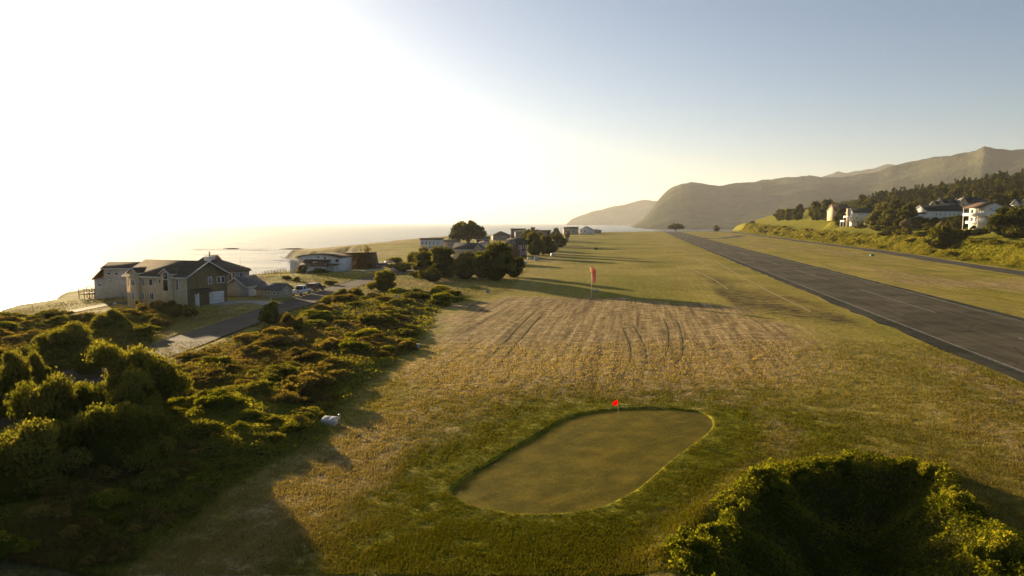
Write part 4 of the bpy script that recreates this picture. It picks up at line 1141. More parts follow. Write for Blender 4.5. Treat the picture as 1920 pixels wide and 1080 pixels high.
# ------------------------------------------------------------------ buildings
class House:
    def __init__(s, name, label, cat, loc, yaw, group=None):
        s.root = thing(name, label, cat, loc, R(yaw), group)
        s.gable_blocks = []
    def walls(s, x0, x1, y0, y1, z0, z1, m, ridge=None, rh=0.0):
        mb = MB()
        if ridge == 'x': mb.prism([(y0, z0), (y1, z0), (y1, z1), ((y0 + y1) / 2, z1 + rh), (y0, z1)], x0, x1, 'x')
        elif ridge == 'y': mb.prism([(x0, z0), (x1, z0), (x1, z1), ((x0 + x1) / 2, z1 + rh), (x0, z1)], y0, y1, 'y')
        else: mb.box(x0, x1, y0, y1, z0, z1)
        return mb.build("wall", M[m] if isinstance(m, str) else m, s.root)
    def gable(s, x0, x1, y0, y1, z1, rh, ridge, m, over=0.35, th=0.16, trim='whitewood'):
        mb = MB()
        a0, a1 = (y0, y1) if ridge == 'x' else (x0, x1)
        e0, e1 = (x0, x1) if ridge == 'x' else (y0, y1)
        mid = (a0 + a1) / 2; sl = rh / (mid - a0); e = over; g = 0.02
        prof = [(a0 - e, z1 - e * sl + g), (mid, z1 + rh + g), (a1 + e, z1 - e * sl + g), (a1 + e, z1 - e * sl + g + th), (mid, z1 + rh + g + th), (a0 - e, z1 - e * sl + g + th)]
        mb.prism(prof, e0 - e, e1 + e, ridge)
        ro = mb.build("roof", M[m], s.root)
        if trim:
            tb = MB()
            for q0, q1 in ((e0 - e - 0.05, e0 - e - 0.003), (e1 + e + 0.003, e1 + e + 0.05)):
                tb.prism([(u, z - 0.03) for u, z in prof[:3]] + [(u, z + 0.02) for u, z in prof[3:]], q0, q1, ridge)
            ax = ridge
            for u in (a0 - e - 0.045, a1 + e + 0.005):
                zz = z1 - e * sl + g
                if ridge == 'x': tb.box(e0 - e, e1 + e, u, u + 0.04, zz - 0.02, zz + th - 0.01)
                else: tb.box(u, u + 0.04, e0 - e, e1 + e, zz - 0.02, zz + th - 0.01)
            tb.build("fascia", M[trim], ro)
        return ro
    def hip(s, x0, x1, y0, y1, z1, rh, m, over=0.35, left=True, right=True):
        x0 -= over; x1 += over; y0 -= over; y1 += over; w = (y1 - y0) / 2
        if x1 - x0 >= y1 - y0:
            ra = (x0 + (w if left else 0), (y0 + y1) / 2, z1 + rh); rb = (x1 - (w if right else 0), (y0 + y1) / 2, z1 + rh)
            V = [(x0, y0, z1), (x1, y0, z1), (x1, y1, z1), (x0, y1, z1), ra, rb]
            F = [(0, 1, 5, 4), (2, 3, 4, 5), (1, 2, 5), (3, 0, 4)]
        else:
            w = (x1 - x0) / 2
            ra = ((x0 + x1) / 2, y0 + w, z1 + rh); rb = ((x0 + x1) / 2, y1 - w, z1 + rh)
            V = [(x0, y0, z1), (x1, y0, z1), (x1, y1, z1), (x0, y1, z1), ra, rb]
            F = [(0, 1, 4), (1, 2, 5, 4), (2, 3, 5), (3, 0, 4, 5)]
        mb = MB(); mb.add(V, F)
        lo = [(v[0], v[1], z1 - 0.16) for v in V[:4]]
        mb.add(V[:4] + lo, [(0, 4, 5, 1), (1, 5, 6, 2), (2, 6, 7, 3), (3, 7, 4, 0), (4, 7, 6, 5)])
        return mb.build("roof", M[m], s.root)
    def slab(s, x0, x1, y0, y1, zl, zr, m, th=0.15, axis='x', name="roof"):
        """single-slope roof; axis x slopes from x0 (zl) to x1 (zr)"""
        mb = MB()
        if axis == 'x': mb.prism([(x0, zl), (x1, zr), (x1, zr + th), (x0, zl + th)], y0, y1, 'y')
        else: mb.prism([(y0, zl), (y1, zr), (y1, zr + th), (y0, zl + th)], x0, x1, 'x')
        return mb.build(name, M[m], s.root)
    def win(s, face, u, z, w, h, plane, m='glass', frame='whitewood', name="window", arch=False, round_=False):
        """face S/N (plane = y) or E/W (plane = x); u = centre, z = bottom"""
        f = MB(); p = MB(); t = 0.10
        out = -1 if face in 'SW' else 1
        def quadbox(mb, u0, u1, z0, z1, d0, d1):
            a_, b_ = sorted((plane + out * d0, plane + out * d1))
            if face in 'SN': mb.box(u0, u1, a_, b_, z0, z1)
            else: mb.box(a_, b_, u0, u1, z0, z1)
        u0, u1, z0, z1 = u - w / 2, u + w / 2, z, z + h
        if arch or round_:
            n_ = 14; cz = z1 - w / 2 if arch else z + h / 2
            def ring_(rad, base):
                if arch: return [(u0 if base else u0 + t, z0 if base else z0 + t)] + [(u - math.cos(math.pi * i / n_) * rad, cz + math.sin(math.pi * i / n_) * rad) for i in range(n_ + 1)] + [(u1 if base else u1 - t, z0 if base else z0 + t)]
                return [(u + math.cos(2 * math.pi * i / 16) * rad, cz + math.sin(2 * math.pi * i / 16) * rad) for i in range(16)]
            ax = 'y' if face in 'SN' else 'x'
            f.prism(ring_(w / 2, True), plane + out * 0.004, plane + out * 0.05, ax)
            p.prism(ring_(w / 2 - t, False), plane + out * 0.02, plane + out * 0.062, ax)
        else:
            quadbox(f, u0, u1, z0, z0 + t, 0.002, 0.07); quadbox(f, u0, u1, z1 - t, z1, 0.002, 0.07)
            quadbox(f, u0, u0 + t, z0 + t, z1 - t, 0.002, 0.07); quadbox(f, u1 - t, u1, z0 + t, z1 - t, 0.002, 0.07)
            if w > 0.9 and h > 0.7: quadbox(f, u - 0.03, u + 0.03, z0 + t, z1 - t, 0.02, 0.06)
            quadbox(p, u0 + t, u1 - t, z0 + t, z1 - t, 0.003, 0.035)
        wo_ = f.build(name, M[frame], s.root)
        p.build("pane", M[m], wo_)
        return wo_
    def door(s, face, u, z, w, h, plane, m='whitewood', name="door", panels=True):
        out = -1 if face in 'SW' else 1; mb = MB()
        def qb(u0, u1, z0, z1, d0, d1):
            a_, b_ = sorted((plane + out * d0, plane + out * d1))
            if face in 'SN': mb.box(u0, u1, a_, b_, z0, z1)
            else: mb.box(a_, b_, u0, u1, z0, z1)
        qb(u - w / 2, u + w / 2, z, z + h, 0.002, 0.05)
        if panels:
            for k in range(4): qb(u - w / 2 + 0.06, u + w / 2 - 0.06, z + 0.05 + k * h / 4, z + (k + 1) * h / 4 - 0.04, 0.051, 0.065)
        return mb.build(name, M[m], s.root)
    def part(s, name, mb, m, bevel=0): return mb.build(name, M[m], s.root, bevel)

def ground_pt(px, py, dz=0):
    x, y = at(px, py); return (x, y, H1(x, y) + dz)

# --- big beach house
x, y = at(352, 576)
h = House("beach_house", "big cream two-storey house with brown shingle roof and arched gable window", "house", (x, y, 0), -20)
h.walls(-13.3, 0, 0, 9, -1.5, 5.0, 'cream', 'x', 2.25)
E = MB(); E.prism([(0.01, -1.5), (8.99, -1.5), (8.99, 4.98), (4.5, 7.22), (0.01, 4.98)], 0.004, 0.07, 'x'); h.part("brown_gable_wall", E, 'brownwall')
h.gable(-13.3, 0, 0, 9, 5.0, 2.25, 'x', 'roof_brown', 0.5, 0.18)
# projecting bays with small gables
for (a0, a1) in ((-12.0, -10.0), (-4.9, -2.7)):
    h.walls(a0, a1, -0.7, 0.3, -1.5, 5.5, 'cream', 'y', 0.75)
    h.gable(a0, a1, -0.7, 3.2, 5.5, 0.75, 'y', 'roof_brown', 0.22, 0.1)
h.win('S', -3.8, 2.6, 1.2, 3.2, -0.7, arch=True)
BAR = MB(); BAR.box(-4.4, -3.2, -0.79, -0.765, 4.5, 4.62); h.part("window_transom", BAR, 'whitewood')
h.win('S', -11.0, 3.3, 1.0, 1.1, -0.7, 'glass_pale'); h.win('S', -9.5, 3.3, 0.5, 1.2, 0); h.win('S', -7.8, 3.3, 0.85, 1.2, 0)
h.win('S', -5.8, 3.8, 0.55, 0.7, 0); h.win('S', -2.0, 2.7, 0.55, 1.9, 0); h.win('S', -12.7, 3.1, 0.55, 1.4, 0, 'glass_pale')
h.win('S', -11.1, 0.9, 0.75, 1.3, -0.7, 'glass_pale'); h.win('S', -9.6, 0.9, 0.6, 1.3, 0, 'glass_pale'); h.win('S', -7.7, 0.9, 0.95, 1.25, 0)
h.win('E', 5.0, 3.4, 0.9, 1.3, 0.07, 'glass_pale'); h.win('E', 7.0, 3.4, 0.85, 1.2, 0.07); h.win('E', 8.0, 3.4, 0.85, 1.2, 0.07)
h.door('E', 6.4, -0.2, 3.4, 2.2, 0.07, 'whitewood', "garage_door")
h.door('E', 2.0, 0.0, 0.9, 2.0, 0.07, 'whitewood', "door")
h.slab(0.08, 1.7, 0.6, 4.4, 2.75, 2.35, 'roof_brown', name="porch_roof")
PP = MB(); PP.box(1.5, 1.62, 0.8, 0.92, -0.8, 2.38); PP.box(1.5, 1.62, 4.1, 4.22, -0.8, 2.38); h.part("porch_post", PP, 'whitewood')
CB = MB(); CB.tube([(0, -0.06, 5.0), (0, -0.06, 0)], 0.04, 6); h.part("downpipe", CB, 'whitewood')
DP = MB(); DP.tube([(-2.5, -0.06, 4.9), (-2.5, -0.06, 0)], 0.04, 6); h.part("downpipe", DP, 'whitewood')

# --- weathered white house on the bluff edge
x, y = at(178, 551)
h = House("bluff_house", "weathered white house with rusty lean-to roof at the bluff edge", "house", (x, y, H1(x, y)), 4)
zb = -H1(x, y)
h.walls(1.9, 12, 0, 5.5, -1.5, 5.0 + zb, 'palewood', 'x', 0.95); h.walls(0, 1.9, 0.02, 5.48, -1.5, 2.9 + zb, 'palewood')
h.gable(1.9, 12, 0, 5.5, 5.0 + zb, 0.95, 'x', 'roof_brown', 0.4)
h.slab(-0.35, 1.9, -0.3, 5.8, 2.75 + zb, 5.0 + zb, 'roof_rust')
for u in (2.9, 4.3, 5.8): h.win('S', u, 3.7 + zb, 0.8, 0.55, 0)
h.win('S', 2.9, 2.3 + zb, 0.25, 0.6, 0); h.win('S', 3.5, 2.3 + zb, 0.25, 0.6, 0); h.win('S', 1.0, 1.5 + zb, 0.7, 0.5, 0.02)
# bluff deck with steps
x0, y0 = at(141, 551); zz = H1(x0, y0)
t = thing("bluff_deck", "wooden viewing deck with railings and steps beside the weathered white house", "deck", (x0, y0 + 1, -0.6), R(4))
m_ = MB(); m_.box(0, 4.1, 0, 3, 0.35, 0.5); m_.build("deck_floor", M['wood'], t)
m_ = MB()
for xx in np.linspace(0.05, 4.05, 5):
    for yy in (0.06, 2.94): m_.box(xx - .05, xx + .05, yy - .05, yy + .05, -1.6, 1.45)
m_.build("post", M['wood'], t)
m_ = MB()
for zz_ in (0.85, 1.15, 1.45):
    m_.box(-.05, 4.1, 0.0, 0.06, zz_ - 0.04, zz_ + 0.02); m_.box(-.05, 4.1, 2.9, 2.96, zz_ - .04, zz_ + .02); m_.box(-.02, .04, 0, 3, zz_ - .045, zz_ + .015)
m_.build("railing", M['wood'], t)
m_ = MB()
for k in range(6): m_.box(4.1 - 0.5 - k * 0.3, 4.1 - 0.2 - k * 0.3, 0.3, 1.3, 1.9 - k * 0.28, 1.97 - k * 0.28)
m_.prism([(1.6, 0.5), (1.75, 0.5), (4.0, 2.1), (3.85, 2.1)], 0.25, 0.31, 'y'); m_.build("steps", M['wood'], t)

# --- grey-blue house behind
x, y = -64.5, 133.5
h = House("grey_house", "blue-grey house with tall white-framed windows and brown roof behind the cream house", "house", (x, y, 0), -14)
h.walls(0, 9.6, 0, 7, -1, 4.7, 'bluegrey'); h.hip(0, 9.6, 0, 7, 4.7, 1.95, 'roof_brown', 0.4, True, True)
h.walls(9.6, 11.6, 0.6, 4.6, -1, 4.6, 'bluegrey'); h.hip(9.62, 11.6, 0.6, 4.6, 4.62, 0.9, 'roof_brown', 0.35)
for u in (7.2, 8.0): h.win('S', u, 2.7, 0.7, 1.7, 0)
for u in (10.2, 11.0): h.win('S', u, 2.7, 0.65, 1.7, 0.6)
h.win('E', 2.0, 2.7, 1.2, 1.7, 11.6)
c = MB(); c.box(2.6, 4.2, 3.0, 4.2, 6.0, 7.15); c.box(2.5, 4.3, 2.9, 4.3, 7.0, 7.2); ch = h.part("chimney", c, 'whitewood')
c = MB(); c.tube([(3.4, 3.6, 7.2), (3.4, 3.6, 8.2)], 0.11, 8); c.build("flue", M['darkbox'], ch)
c = MB(); c.tube([(11.5, 2.0, 5.2), (11.5, 2.0, 6.9)], 0.025, 6); h.part("roof_mast", c, 'metal')
c = MB(); c.prism([(-1.2, 5.6), (3.2, 5.6), (1.6, 7.3)], 4.5, 8.5, 'y'); h.part("rear_roof", c, 'roof_brown')
# --- detached garage
x, y = at(424, 556)
h = House("garage", "small blue-grey gabled garage with white panel door beside the cream house", "garage", (x, y, 0), -16)
h.walls(0, 4.4, 0, 5.8, -0.6, 2.05, 'bluegrey', 'y', 1.5); h.gable(0, 4.4, 0, 5.8, 2.05, 1.5, 'y', 'roof_grey', 0.35)
h.door('E', 2.1, -0.1, 2.6, 1.85, 4.4, 'whitewood', "garage_door")
for k in range(4): h.win('E', 1.2 + k * 0.6, 1.4, 0.42, 0.3, 4.45, frame='whitewood')
# --- shed
x, y = at(481, 558.5)
h = House("shed", "low tan shed with grey gable roof next to the parked pickup", "shed", (x, y, 0), -24)
h.walls(0, 5.9, 0, 3.0, -0.6, 1.7, 'tan', 'x', 0.95); h.gable(0, 5.9, 0, 3.0, 1.7, 0.95, 'x', 'roof_grey', 0.25, trim=None)
h.win('S', 3.0, 0.75, 0.75, 0.55, 0); h.win('S', 4.4, 0.75, 0.75, 0.55, 0); h.win('E', 1.5, 0.9, 0.5, 0.6, 5.9)

# --- curved roof house
x, y = at(557, 509)
h = House("curved_roof_house", "white house with a low curved roof, round windows and green garage door", "house", (x, y, H1(x, y) - 0.2), -9)
prof = [(0, 4.7), (2, 5.25), (4.5, 5.6), (7, 5.7), (9.5, 5.5), (12, 5.0), (13.2, 4.6)]
mb = MB(); mb.prism([(0, -0.6), (13.2, -0.6)] + prof[::-1], 0, 8, 'y'); mb.build("wall", M['white'], h.root)
mb = MB(); mb.prism([(u * 1.04 - 0.4, z + 0.02) for u, z in prof] + [(u * 1.04 - 0.4, z + 0.17) for u, z in prof[::-1]], -0.5, 8.5, 'y'); mb.build("roof", M['roof_brown'], h.root)
h.walls(-2.6, -0.01, 1, 6, -0.6, 3.2, 'white'); mb = MB(); mb.box(-2.7, -2.6, 0.95, 6.05, 3.2, 3.9); mb.box(-2.6, 0, 0.95, 1.0, 3.2, 3.9); h.part("parapet", mb, 'whitewood')
h.walls(3.6, 10.0, -4.0, -0.01, -0.6, 2.5, 'white'); 
h.slab(2.6, 10.6, -4.5, -0.02, 2.55, 4.1, 'roof_brown', axis='y')
h.door('S', 8.2, -0.3, 2.6, 2.4, -4.0, 'greenpaint', "garage_door"); h.win('S', 8.6, 4.3, 0.8, 0.8, 0, round_=True); h.win('S', 6.6, 4.5, 0.7, 0.7, 0, round_=True)
h.win('S', 12.2, 3.4, 1.2, 1.1, 0); mb = MB(); 
for xx in (10.9, 12.6): mb.tube([(xx, -2.6, -0.5), (xx, -2.6, 2.7)], 0.09, 6)
h.part("porch_post", mb, 'whitewood'); h.slab(10.0, 13.0, -2.9, -0.02, 2.7, 3.0, 'roof_brown', axis='y', name="porch_roof")
mb = MB(); mb.tube([(6.0, -4.3, -0.6), (6.0, -4.3, 3.2)], 0.06, 6); h.part("flue", mb, 'metal')
# --- vine-covered barn
x, y = at(646, 504)
h = House("vine_covered_barn", "dark red-brown barn overgrown with climbing vines beside the curved roof house", "barn", (x, y, H1(x, y) - 0.2), -4)
mb = MB(); mb.prism([(0, -0.6), (9.4, -0.6), (8.3, 5.0), (0.4, 5.0)], 0, 6, 'y'); mb.build("wall", M['redbrown'], h.root)
mb = MB(); mb.box(-0.5, 8.4, -0.3, 6.3, 5.02, 5.2); h.part("roof", mb, 'roof_brown')
r5 = np.random.default_rng(44); P = np.column_stack([r5.uniform(2.2, 9.0, 5200), r5.uniform(-0.5, -0.02, 5200), r5.uniform(-0.4, 5.3, 5200)])
P = P[(fbm(P[:, 0] / 1.5, P[:, 2] / 1.5, 3, 3) > -0.12) & (P[:, 0] < 9.4 - P[:, 2] * 0.2)]
V_, F_ = leaf_quads(P, np.tile(np.array([0, -1.0, 0.3]), (len(P), 1)), r5.uniform(0.2, 0.42, len(P)), r5)
link("ivy", mesh_np("ivy", V_, F_, M['leaf_brown'], tint=np.repeat(np.clip(r5.normal(.45, .2, len(P)), 0, 1), 4)), h.root)
mb = MB()
for i in range(12):
    a_ = r5.uniform(-0.9, 0.9); x_ = 6.3 + r5.uniform(-0.8, 0.8); ln = r5.uniform(1.0, 2.2)
    mb.tube([(x_, 1.2, 4.9), (x_ + a_ * 0.5, 1.2, 5.0 + ln * .5), (x_ + a_, 1.2 + r5.uniform(-.4, .4), 5 + ln)], [0.06, 0.05, 0.03], 5)
cz = mb.build("vine_stems", M['bark'], h.root)
P = []
for i in range(12): P.append(np.array([6.3 + r5.uniform(-1.7, 1.7), 1.2 + r5.uniform(-.3, .3), 5.9 + r5.uniform(-.2, 1.2)]) + r5.normal(0, 0.22, (60, 3)))
P = np.concatenate(P); V_, F_ = leaf_quads(P, np.tile(np.array([0, -.3, 1.]), (len(P), 1)), r5.uniform(0.15, 0.3, len(P)), r5)
link("foliage", mesh_np("foliage", V_, F_, M['leaf_brown'], tint=np.full(len(V_), 0.35)), cz)
h.win('S', 1.4, 2.9, 1.1, 1.4, 0, 'glass_pale', 'whitewood')

# --- white pilastered block and neighbours
def simple(name, label, cat, px0, px1, base, top, eave, depth, wallm, roofm, yaw=0, style='gable', ridge='x', wins=(), dist=None, group=None, zoff=0.0, trim='whitewood', over=0.4, wz=None):
    if dist: 
        x, y = (px0 - 960) / FPX * dist, dist
    else:
        x, y, _ = hit(px0, base)
    g = y / FPX
    rr_ = math.hypot(x, y); fc = abs(math.sin(R(yaw)) * -x / rr_ + math.cos(R(yaw)) * y / rr_)
    Wd = (px1 - px0) * g * (y / rr_) / max(fc, 0.35)
    zt = CH + (PIX(top)) * y; ze = CH + PIX(eave) * y; z0 = H1(x, y) if wz is None else wz
    hh = House(name, label, cat, (x, y, z0), yaw, group)
    e, rh = ze - z0, zt - ze
    if style == 'gable':
        hh.walls(0, Wd, 0, depth, -1.8, e, wallm, ridge, rh); hh.gable(0, Wd, 0, depth, e, rh, ridge, roofm, over, 0.2, trim)
    elif style == 'hip':
        hh.walls(0, Wd, 0, depth, -1.8, e, wallm); hh.hip(0, Wd, 0, depth, e, rh, roofm, over)
    else:
        hh.walls(0, Wd, 0, depth, -1.8, e, wallm); hh.slab(-over, Wd + over, -over, depth + over, e + .02, e + .02, roofm, max(rh, .25))
    for (fx, fz, w, hg) in wins:      # fractions of the front face
        hh.win('S', fx * Wd, fz * e, w * g, hg * g, 0)
    return hh, Wd, e, g
def PIX(py):
    rx, ry, rz = ray(960, py); return rz / ry

hh, Wd, e, g = simple("pilastered_house", "pale flat-roofed house with vertical pilasters above the dark grove", "house", 789, 826, 470, 446.5, 449.5, 9, 'white', 'roof_grey', -3, 'flat', wins=[(0.1, .55, 3, 4), (0.28, .55, 3, 4), (0.46, .55, 3, 4), (0.64, .55, 3, 4), (0.82, .55, 3, 4), (0.1, .15, 3, 4), (0.46, .15, 3, 4), (0.82, .15, 3, 4)], dist=350)
mb = MB()
for k in range(6): mb.box(Wd * k / 5.0 - 0.18, Wd * k / 5.0 + 0.18, -0.16, -0.003, -1, e)
hh.part("pilaster", mb, 'whitewood')
simple("long_low_house", "long pale house with a white eave band next to the pilastered house", "house", 824, 852, 470, 450, 453.5, 9, 'tan', 'roof_grey', 0, 'flat', wins=[(0.2, .4, 3, 3), (0.6, .4, 3, 3)], dist=362)
hh, Wd, e, g = simple("chimney_house", "brown house with a chimney partly behind the spreading tree", "house", 840, 862, 470, 446, 450, 8, 'greywall', 'roof_brown', 0, 'hip', dist=385)
mb = MB(); mb.box(0.2, 0.9, 3, 3.8, e, e + 2.4); hh.part("chimney", mb, 'greywall')
simple("tree_house_neighbour", "grey gabled house seen beyond the right side of the spreading tree", "house", 893, 918, 466, 444, 449, 9, 'greywall', 'roof_grey', 5, 'gable', wins=[(0.3, .5, 3, 3), (0.7, .5, 3, 3)], dist=395)
simple("small_white_cottage", "small white cottage wedged above the dark grove, right of the grey roof", "house", 900, 923, 468, 453, 457, 7, 'white', 'roof_red', 12, 'gable', 'y', dist=300)
simple("grey_roofed_house", "house with a broad dark grey gable roof rising behind the grove", "house", 850, 893, 488, 457, 468, 9, 'cream', 'roof_dark', -8, 'gable', 'x', dist=245)
simple("grey_roofed_wing", "small grey-roofed wing joined to the broad dark grey roof", "house", 890, 903, 488, 459, 467, 7, 'cream', 'roof_dark', -8, 'gable', 'y', dist=243)
# --- brown house with two round dormers
x, y = at(949, 483); 
h = House("brown_house", "tall dark brown house with two small white dormers and narrow white windows", "house", (x, y, H1(x, y)), -20)
h.walls(0, 6.2, 0, 7, -1, 5.6, 'redbrown', 'x', 0.9); 
mb = MB(); mb.prism([(-0.4, 5.0), (0.3, 6.9), (3.5, 7.7), (6.7, 6.9), (7.4, 5.0), (7.2, 5.0), (3.5, 7.3), (-0.2, 5.0)], -0.3, 6.5, 'x'); rf = h.part("roof", mb, 'roof_dark')
for u in (1.6, 3.2): h.win('S', u, 5.5, 1.1, 1.1, -0.25, arch=True, name="dormer_window")
for u, z in ((1.0, 3.4), (2.4, 3.4), (5.6, 3.4), (1.0, 1.0)): h.win('S', u, z, 0.6, 1.5, 0)
for u, z in ((1.0, 3.4), (3.2, 3.6), (5.6, 3.4), (2.2, 1.0), (4.2, 1.0), (6.2, 1.0)): h.win('E', u, z, 0.7, 1.5, 6.2)
mb = MB()
for u in (0.0, 7.0): mb.box(6.2, 6.28, u - 0.12, u + 0.12, -1, 5.6)
h.part("corner_board", mb, 'whitewood')
# --- far seaside row
W4 = [(0.15, .5, 3, 3), (0.4, .5, 3, 3), (0.65, .5, 3, 3), (0.88, .5, 3, 3)]
G = "far seaside houses"
simple("gabled_seaside_house", "brown gabled house standing alone against the sea beyond the grove", "house", 926, 957, 452, 433.5, 441, 12, 'greywall', 'roof_brown', 10, 'hip', wins=W4[:3], dist=520, group=G)
simple("flat_seaside_house", "grey flat-topped house directly left of the long dark seaside block", "house", 958, 985, 450, 428.5, 430.5, 12, 'greywall', 'roof_grey', 0, 'flat', wins=W4, dist=530, group=G)
hh, Wd, e, g = simple("long_seaside_block", "long dark block with a cupola and stepped roof among the seaside houses", "house", 967, 1026, 452, 430.5, 434.5, 12, 'greywall', 'roof_brown', 4, 'hip', wins=[(k / 9, .5, 2.5, 3) for k in range(1, 9)], dist=500, group=G)
mb = MB(); mb.box(Wd * .5, Wd * .62, 3, 7, e + .3, e + 2.9); mb.box(Wd * .5 - .3, Wd * .62 + .3, 2.7, 7.3, e + 2.9, e + 3.2); hh.part("cupola", mb, 'roof_brown')
simple("brick_seaside_house", "reddish low house at the inland end of the long dark block", "house", 1004, 1032, 452, 431.5, 434, 10, 'redbrown', 'roof_brown', 0, 'flat', dist=515, group=G)
simple("tan_seaside_house", "tan house behind the thin tall tree", "house", 1057, 1084, 440, 425.5, 429.5, 14, 'tan', 'roof_brown', 0, 'gable', wins=W4[:3], dist=770, group=G)
simple("white_slope_house", "white house with twin slanting roofs in the far seaside row", "house", 1086, 1110, 438.5, 424.5, 431, 14, 'white', 'roof_grey', -14, 'gable', 'y', wins=W4[:2], dist=800, group=G)
simple("end_seaside_house", "last small brown house of the seaside row before the open field", "house", 1108, 1127, 437.5, 429.5, 431.5, 12, 'greywall', 'roof_brown', 0, 'hip', dist=830, group=G)

# --- stilted white house on the ridge
D = 520.0; x = (1598 - 960) / FPX * D
zb = CH + PIX(419) * D
h = House("stilted_house", "tall white house with dark roof and stacked sunlit balconies on the ridge", "house", (x, D, zb), 6)
g = D / FPX
h.walls(0, 16 * 1.0, 0, 10, 1.6, 8.2, 'white', 'x', 3.2)
h.gable(0, 16, 0, 10, 8.2, 3.2, 'x', 'roof_black', 0.6)
h.walls(1.5, 3.0, 0.5, 8, -4, 1.6, 'white'); mb = MB()
for xx in (5, 9, 13): mb.box(xx - .2, xx + .2, 0.4, 0.8, -4, 1.6)
h.part("stilt", mb, 'whitewood')
h.walls(16.0, 17.6, 1, 6, 1.6, 5.0, 'white')
mb = MB(); mb.box(-3.0, -0.02, 1, 9, 4.6, 4.8); mb.box(-3.0, -2.9, 1, 9, 4.8, 5.8); mb.box(-5.5, -0.02, 1, 9, 1.2, 1.45); mb.box(-5.5, -5.4, 1, 9, 1.45, 2.4)
h.part("balcony", mb, 'whitewood')
mb = MB()
for xx in (-2.9, -5.4):
    for yy in (1.2, 5, 8.8): mb.box(xx - .12, xx + .12, yy - .12, yy + .12, -4, 4.6 if xx > -4 else 1.2)
h.part("balcony_post", mb, 'whitewood')
mb = MB(); mb.box(-1.3, -0.02, 6.0, 8.0, -2, 11.4); h.part("chimney", mb, 'cream')
for u, z in ((4.2, 6.3), (6.8, 6.3), (2.0, 3.4), (10.5, 6.3)): h.win('S', u, z, 0.9, 1.1, 0)
for u in (3, 6.8): h.win('W', u, 5.4, 2.0, 2.2, 0); h.win('W', u, 2.0, 2.0, 2.2, 0)
simple("red_roofed_house", "house with a steep red-brown roof behind the stilted white house", "house", 1562, 1592, 405, 383.5, 396, 12, 'cream', 'roof_red', 4, 'gable', 'x', dist=560, wz=CH + PIX(410) * 560)
# --- cottages
simple("black_roofed_cottage", "white cottage with a long black-green roof and gabled sunlit end", "house", 1733, 1808, 413, 385, 396, 10, 'white', 'roof_black', 14, 'gable', 'x', wins=[(k / 9 + .02, .5, 3, 4) for k in range(2, 9)], dist=395, wz=CH + PIX(412) * 395)
for i, (a0, a1, tp, ev, wm, lb) in enumerate([(1739, 1749, 377.5, 383, 'cream', "smallest cream gable in the row of cottage gables above the black roof"), (1749, 1764, 373, 381, 'tan', "tallest tan gable in the row of cottage gables above the black roof"), (1765, 1778, 374.5, 381, 'greenpaint', "pale green gable in the row of cottage gables above the black roof"), (1780, 1794, 372, 382, 'bluegrey', "blue-grey gable at the inland end of the cottage row")]):
    simple("row_cottage", lb, "house", a0, a1, 392, tp, ev, 11, wm, 'roof_black', -62, 'gable', 'y', wins=[(0.5, .72, 4, 4)], dist=440 + i * 2.5, wz=CH + PIX(395) * 440, over=0.5, group="cottages in the gabled row")
simple("upper_cottage", "cream cottage with a steep white-edged gable and long dark wing above the row", "house", 1793, 1808, 392, 370, 380, 14, 'cream', 'roof_black', -62, 'gable', 'y', wins=[(0.5, .6, 4, 5)], dist=432, wz=CH + PIX(395) * 432, over=0.6)
simple("long_wing_cottage", "long low green-grey wing with dark roof behind the upper cottage", "house", 1807, 1846, 392, 371.5, 377, 10, 'greenpaint', 'roof_black', 4, 'gable', 'x', wins=[(.2, .6, 4, 3), (.5, .6, 4, 3), (.8, .6, 4, 3)], dist=436, wz=CH + PIX(395) * 436)
simple("edge_cottage", "white gabled cottage between the big white house and the picture's edge", "house", 1890, 1904, 396, 374.5, 382, 12, 'white', 'roof_black', -58, 'gable', 'y', wins=[(0.5, .6, 4, 4)], dist=400, wz=CH + PIX(400) * 400, over=0.6)
simple("edge_cottage", "cream gabled cottage cut off by the picture's right edge", "house", 1905, 1926, 396, 373.5, 381, 12, 'cream', 'roof_black', -58, 'gable', 'y', wins=[(0.4, .6, 4, 4)], dist=398, wz=CH + PIX(400) * 398, over=0.6)
simple("low_garage", "low flat-roofed pinkish garage below the black-roofed cottage", "garage", 1712, 1731, 409, 398, 401, 8, 'white', 'roof_red', 20, 'flat', dist=385, wz=CH + PIX(411) * 385)
simple("glass_front_annex", "grey annex with large windows right of the big white house", "house", 1877, 1893, 410, 386, 389, 8, 'bluegrey', 'roof_grey', 0, 'flat', wins=[(.2, .7, 4, 3), (.5, .7, 4, 3), (.8, .7, 4, 3), (.3, .4, 4, 5)], dist=345, wz=CH + PIX(418) * 345)
# --- big white house with balconies
D = 320.0; x = (1841 - 960) / FPX * D; zb = CH + PIX(424) * D
h = House("balcony_house", "big white three-level house with sunlit balconies and a red-brown roof", "house", (x, D, zb), 8)
h.walls(0, 9.6, 0, 9, -3, 9.2, 'white'); 
mb = MB(); mb.prism([(0, 9.2), (9.6, 9.2), (8.6, 9.2 + 0.6), (4.8, 11.0)], 0.0, 9, 'y'); h.part("gable_wall", mb, 'white')
mb = MB(); mb.add([(-3.4, -0.5, 8.6), (4.8, -0.5, 11.2), (10.2, -0.5, 9.2), (-3.4, 9.5, 8.6), (4.8, 9.5, 11.2), (10.2, 9.5, 9.2), (-3.4, -0.5, 8.35), (4.8, -0.5, 10.95), (10.2, -0.5, 8.95), (-3.4, 9.5, 8.35), (4.8, 9.5, 10.95), (10.2, 9.5, 8.95)],
       [(0, 1, 4, 3), (1, 2, 5, 4), (9, 10, 7, 6), (10, 11, 8, 7), (6, 7, 1, 0), (7, 8, 2, 1), (3, 4, 10, 9), (4, 5, 11, 10), (0, 3, 9, 6), (8, 11, 5, 2)]); h.part("roof", mb, 'roof_red')
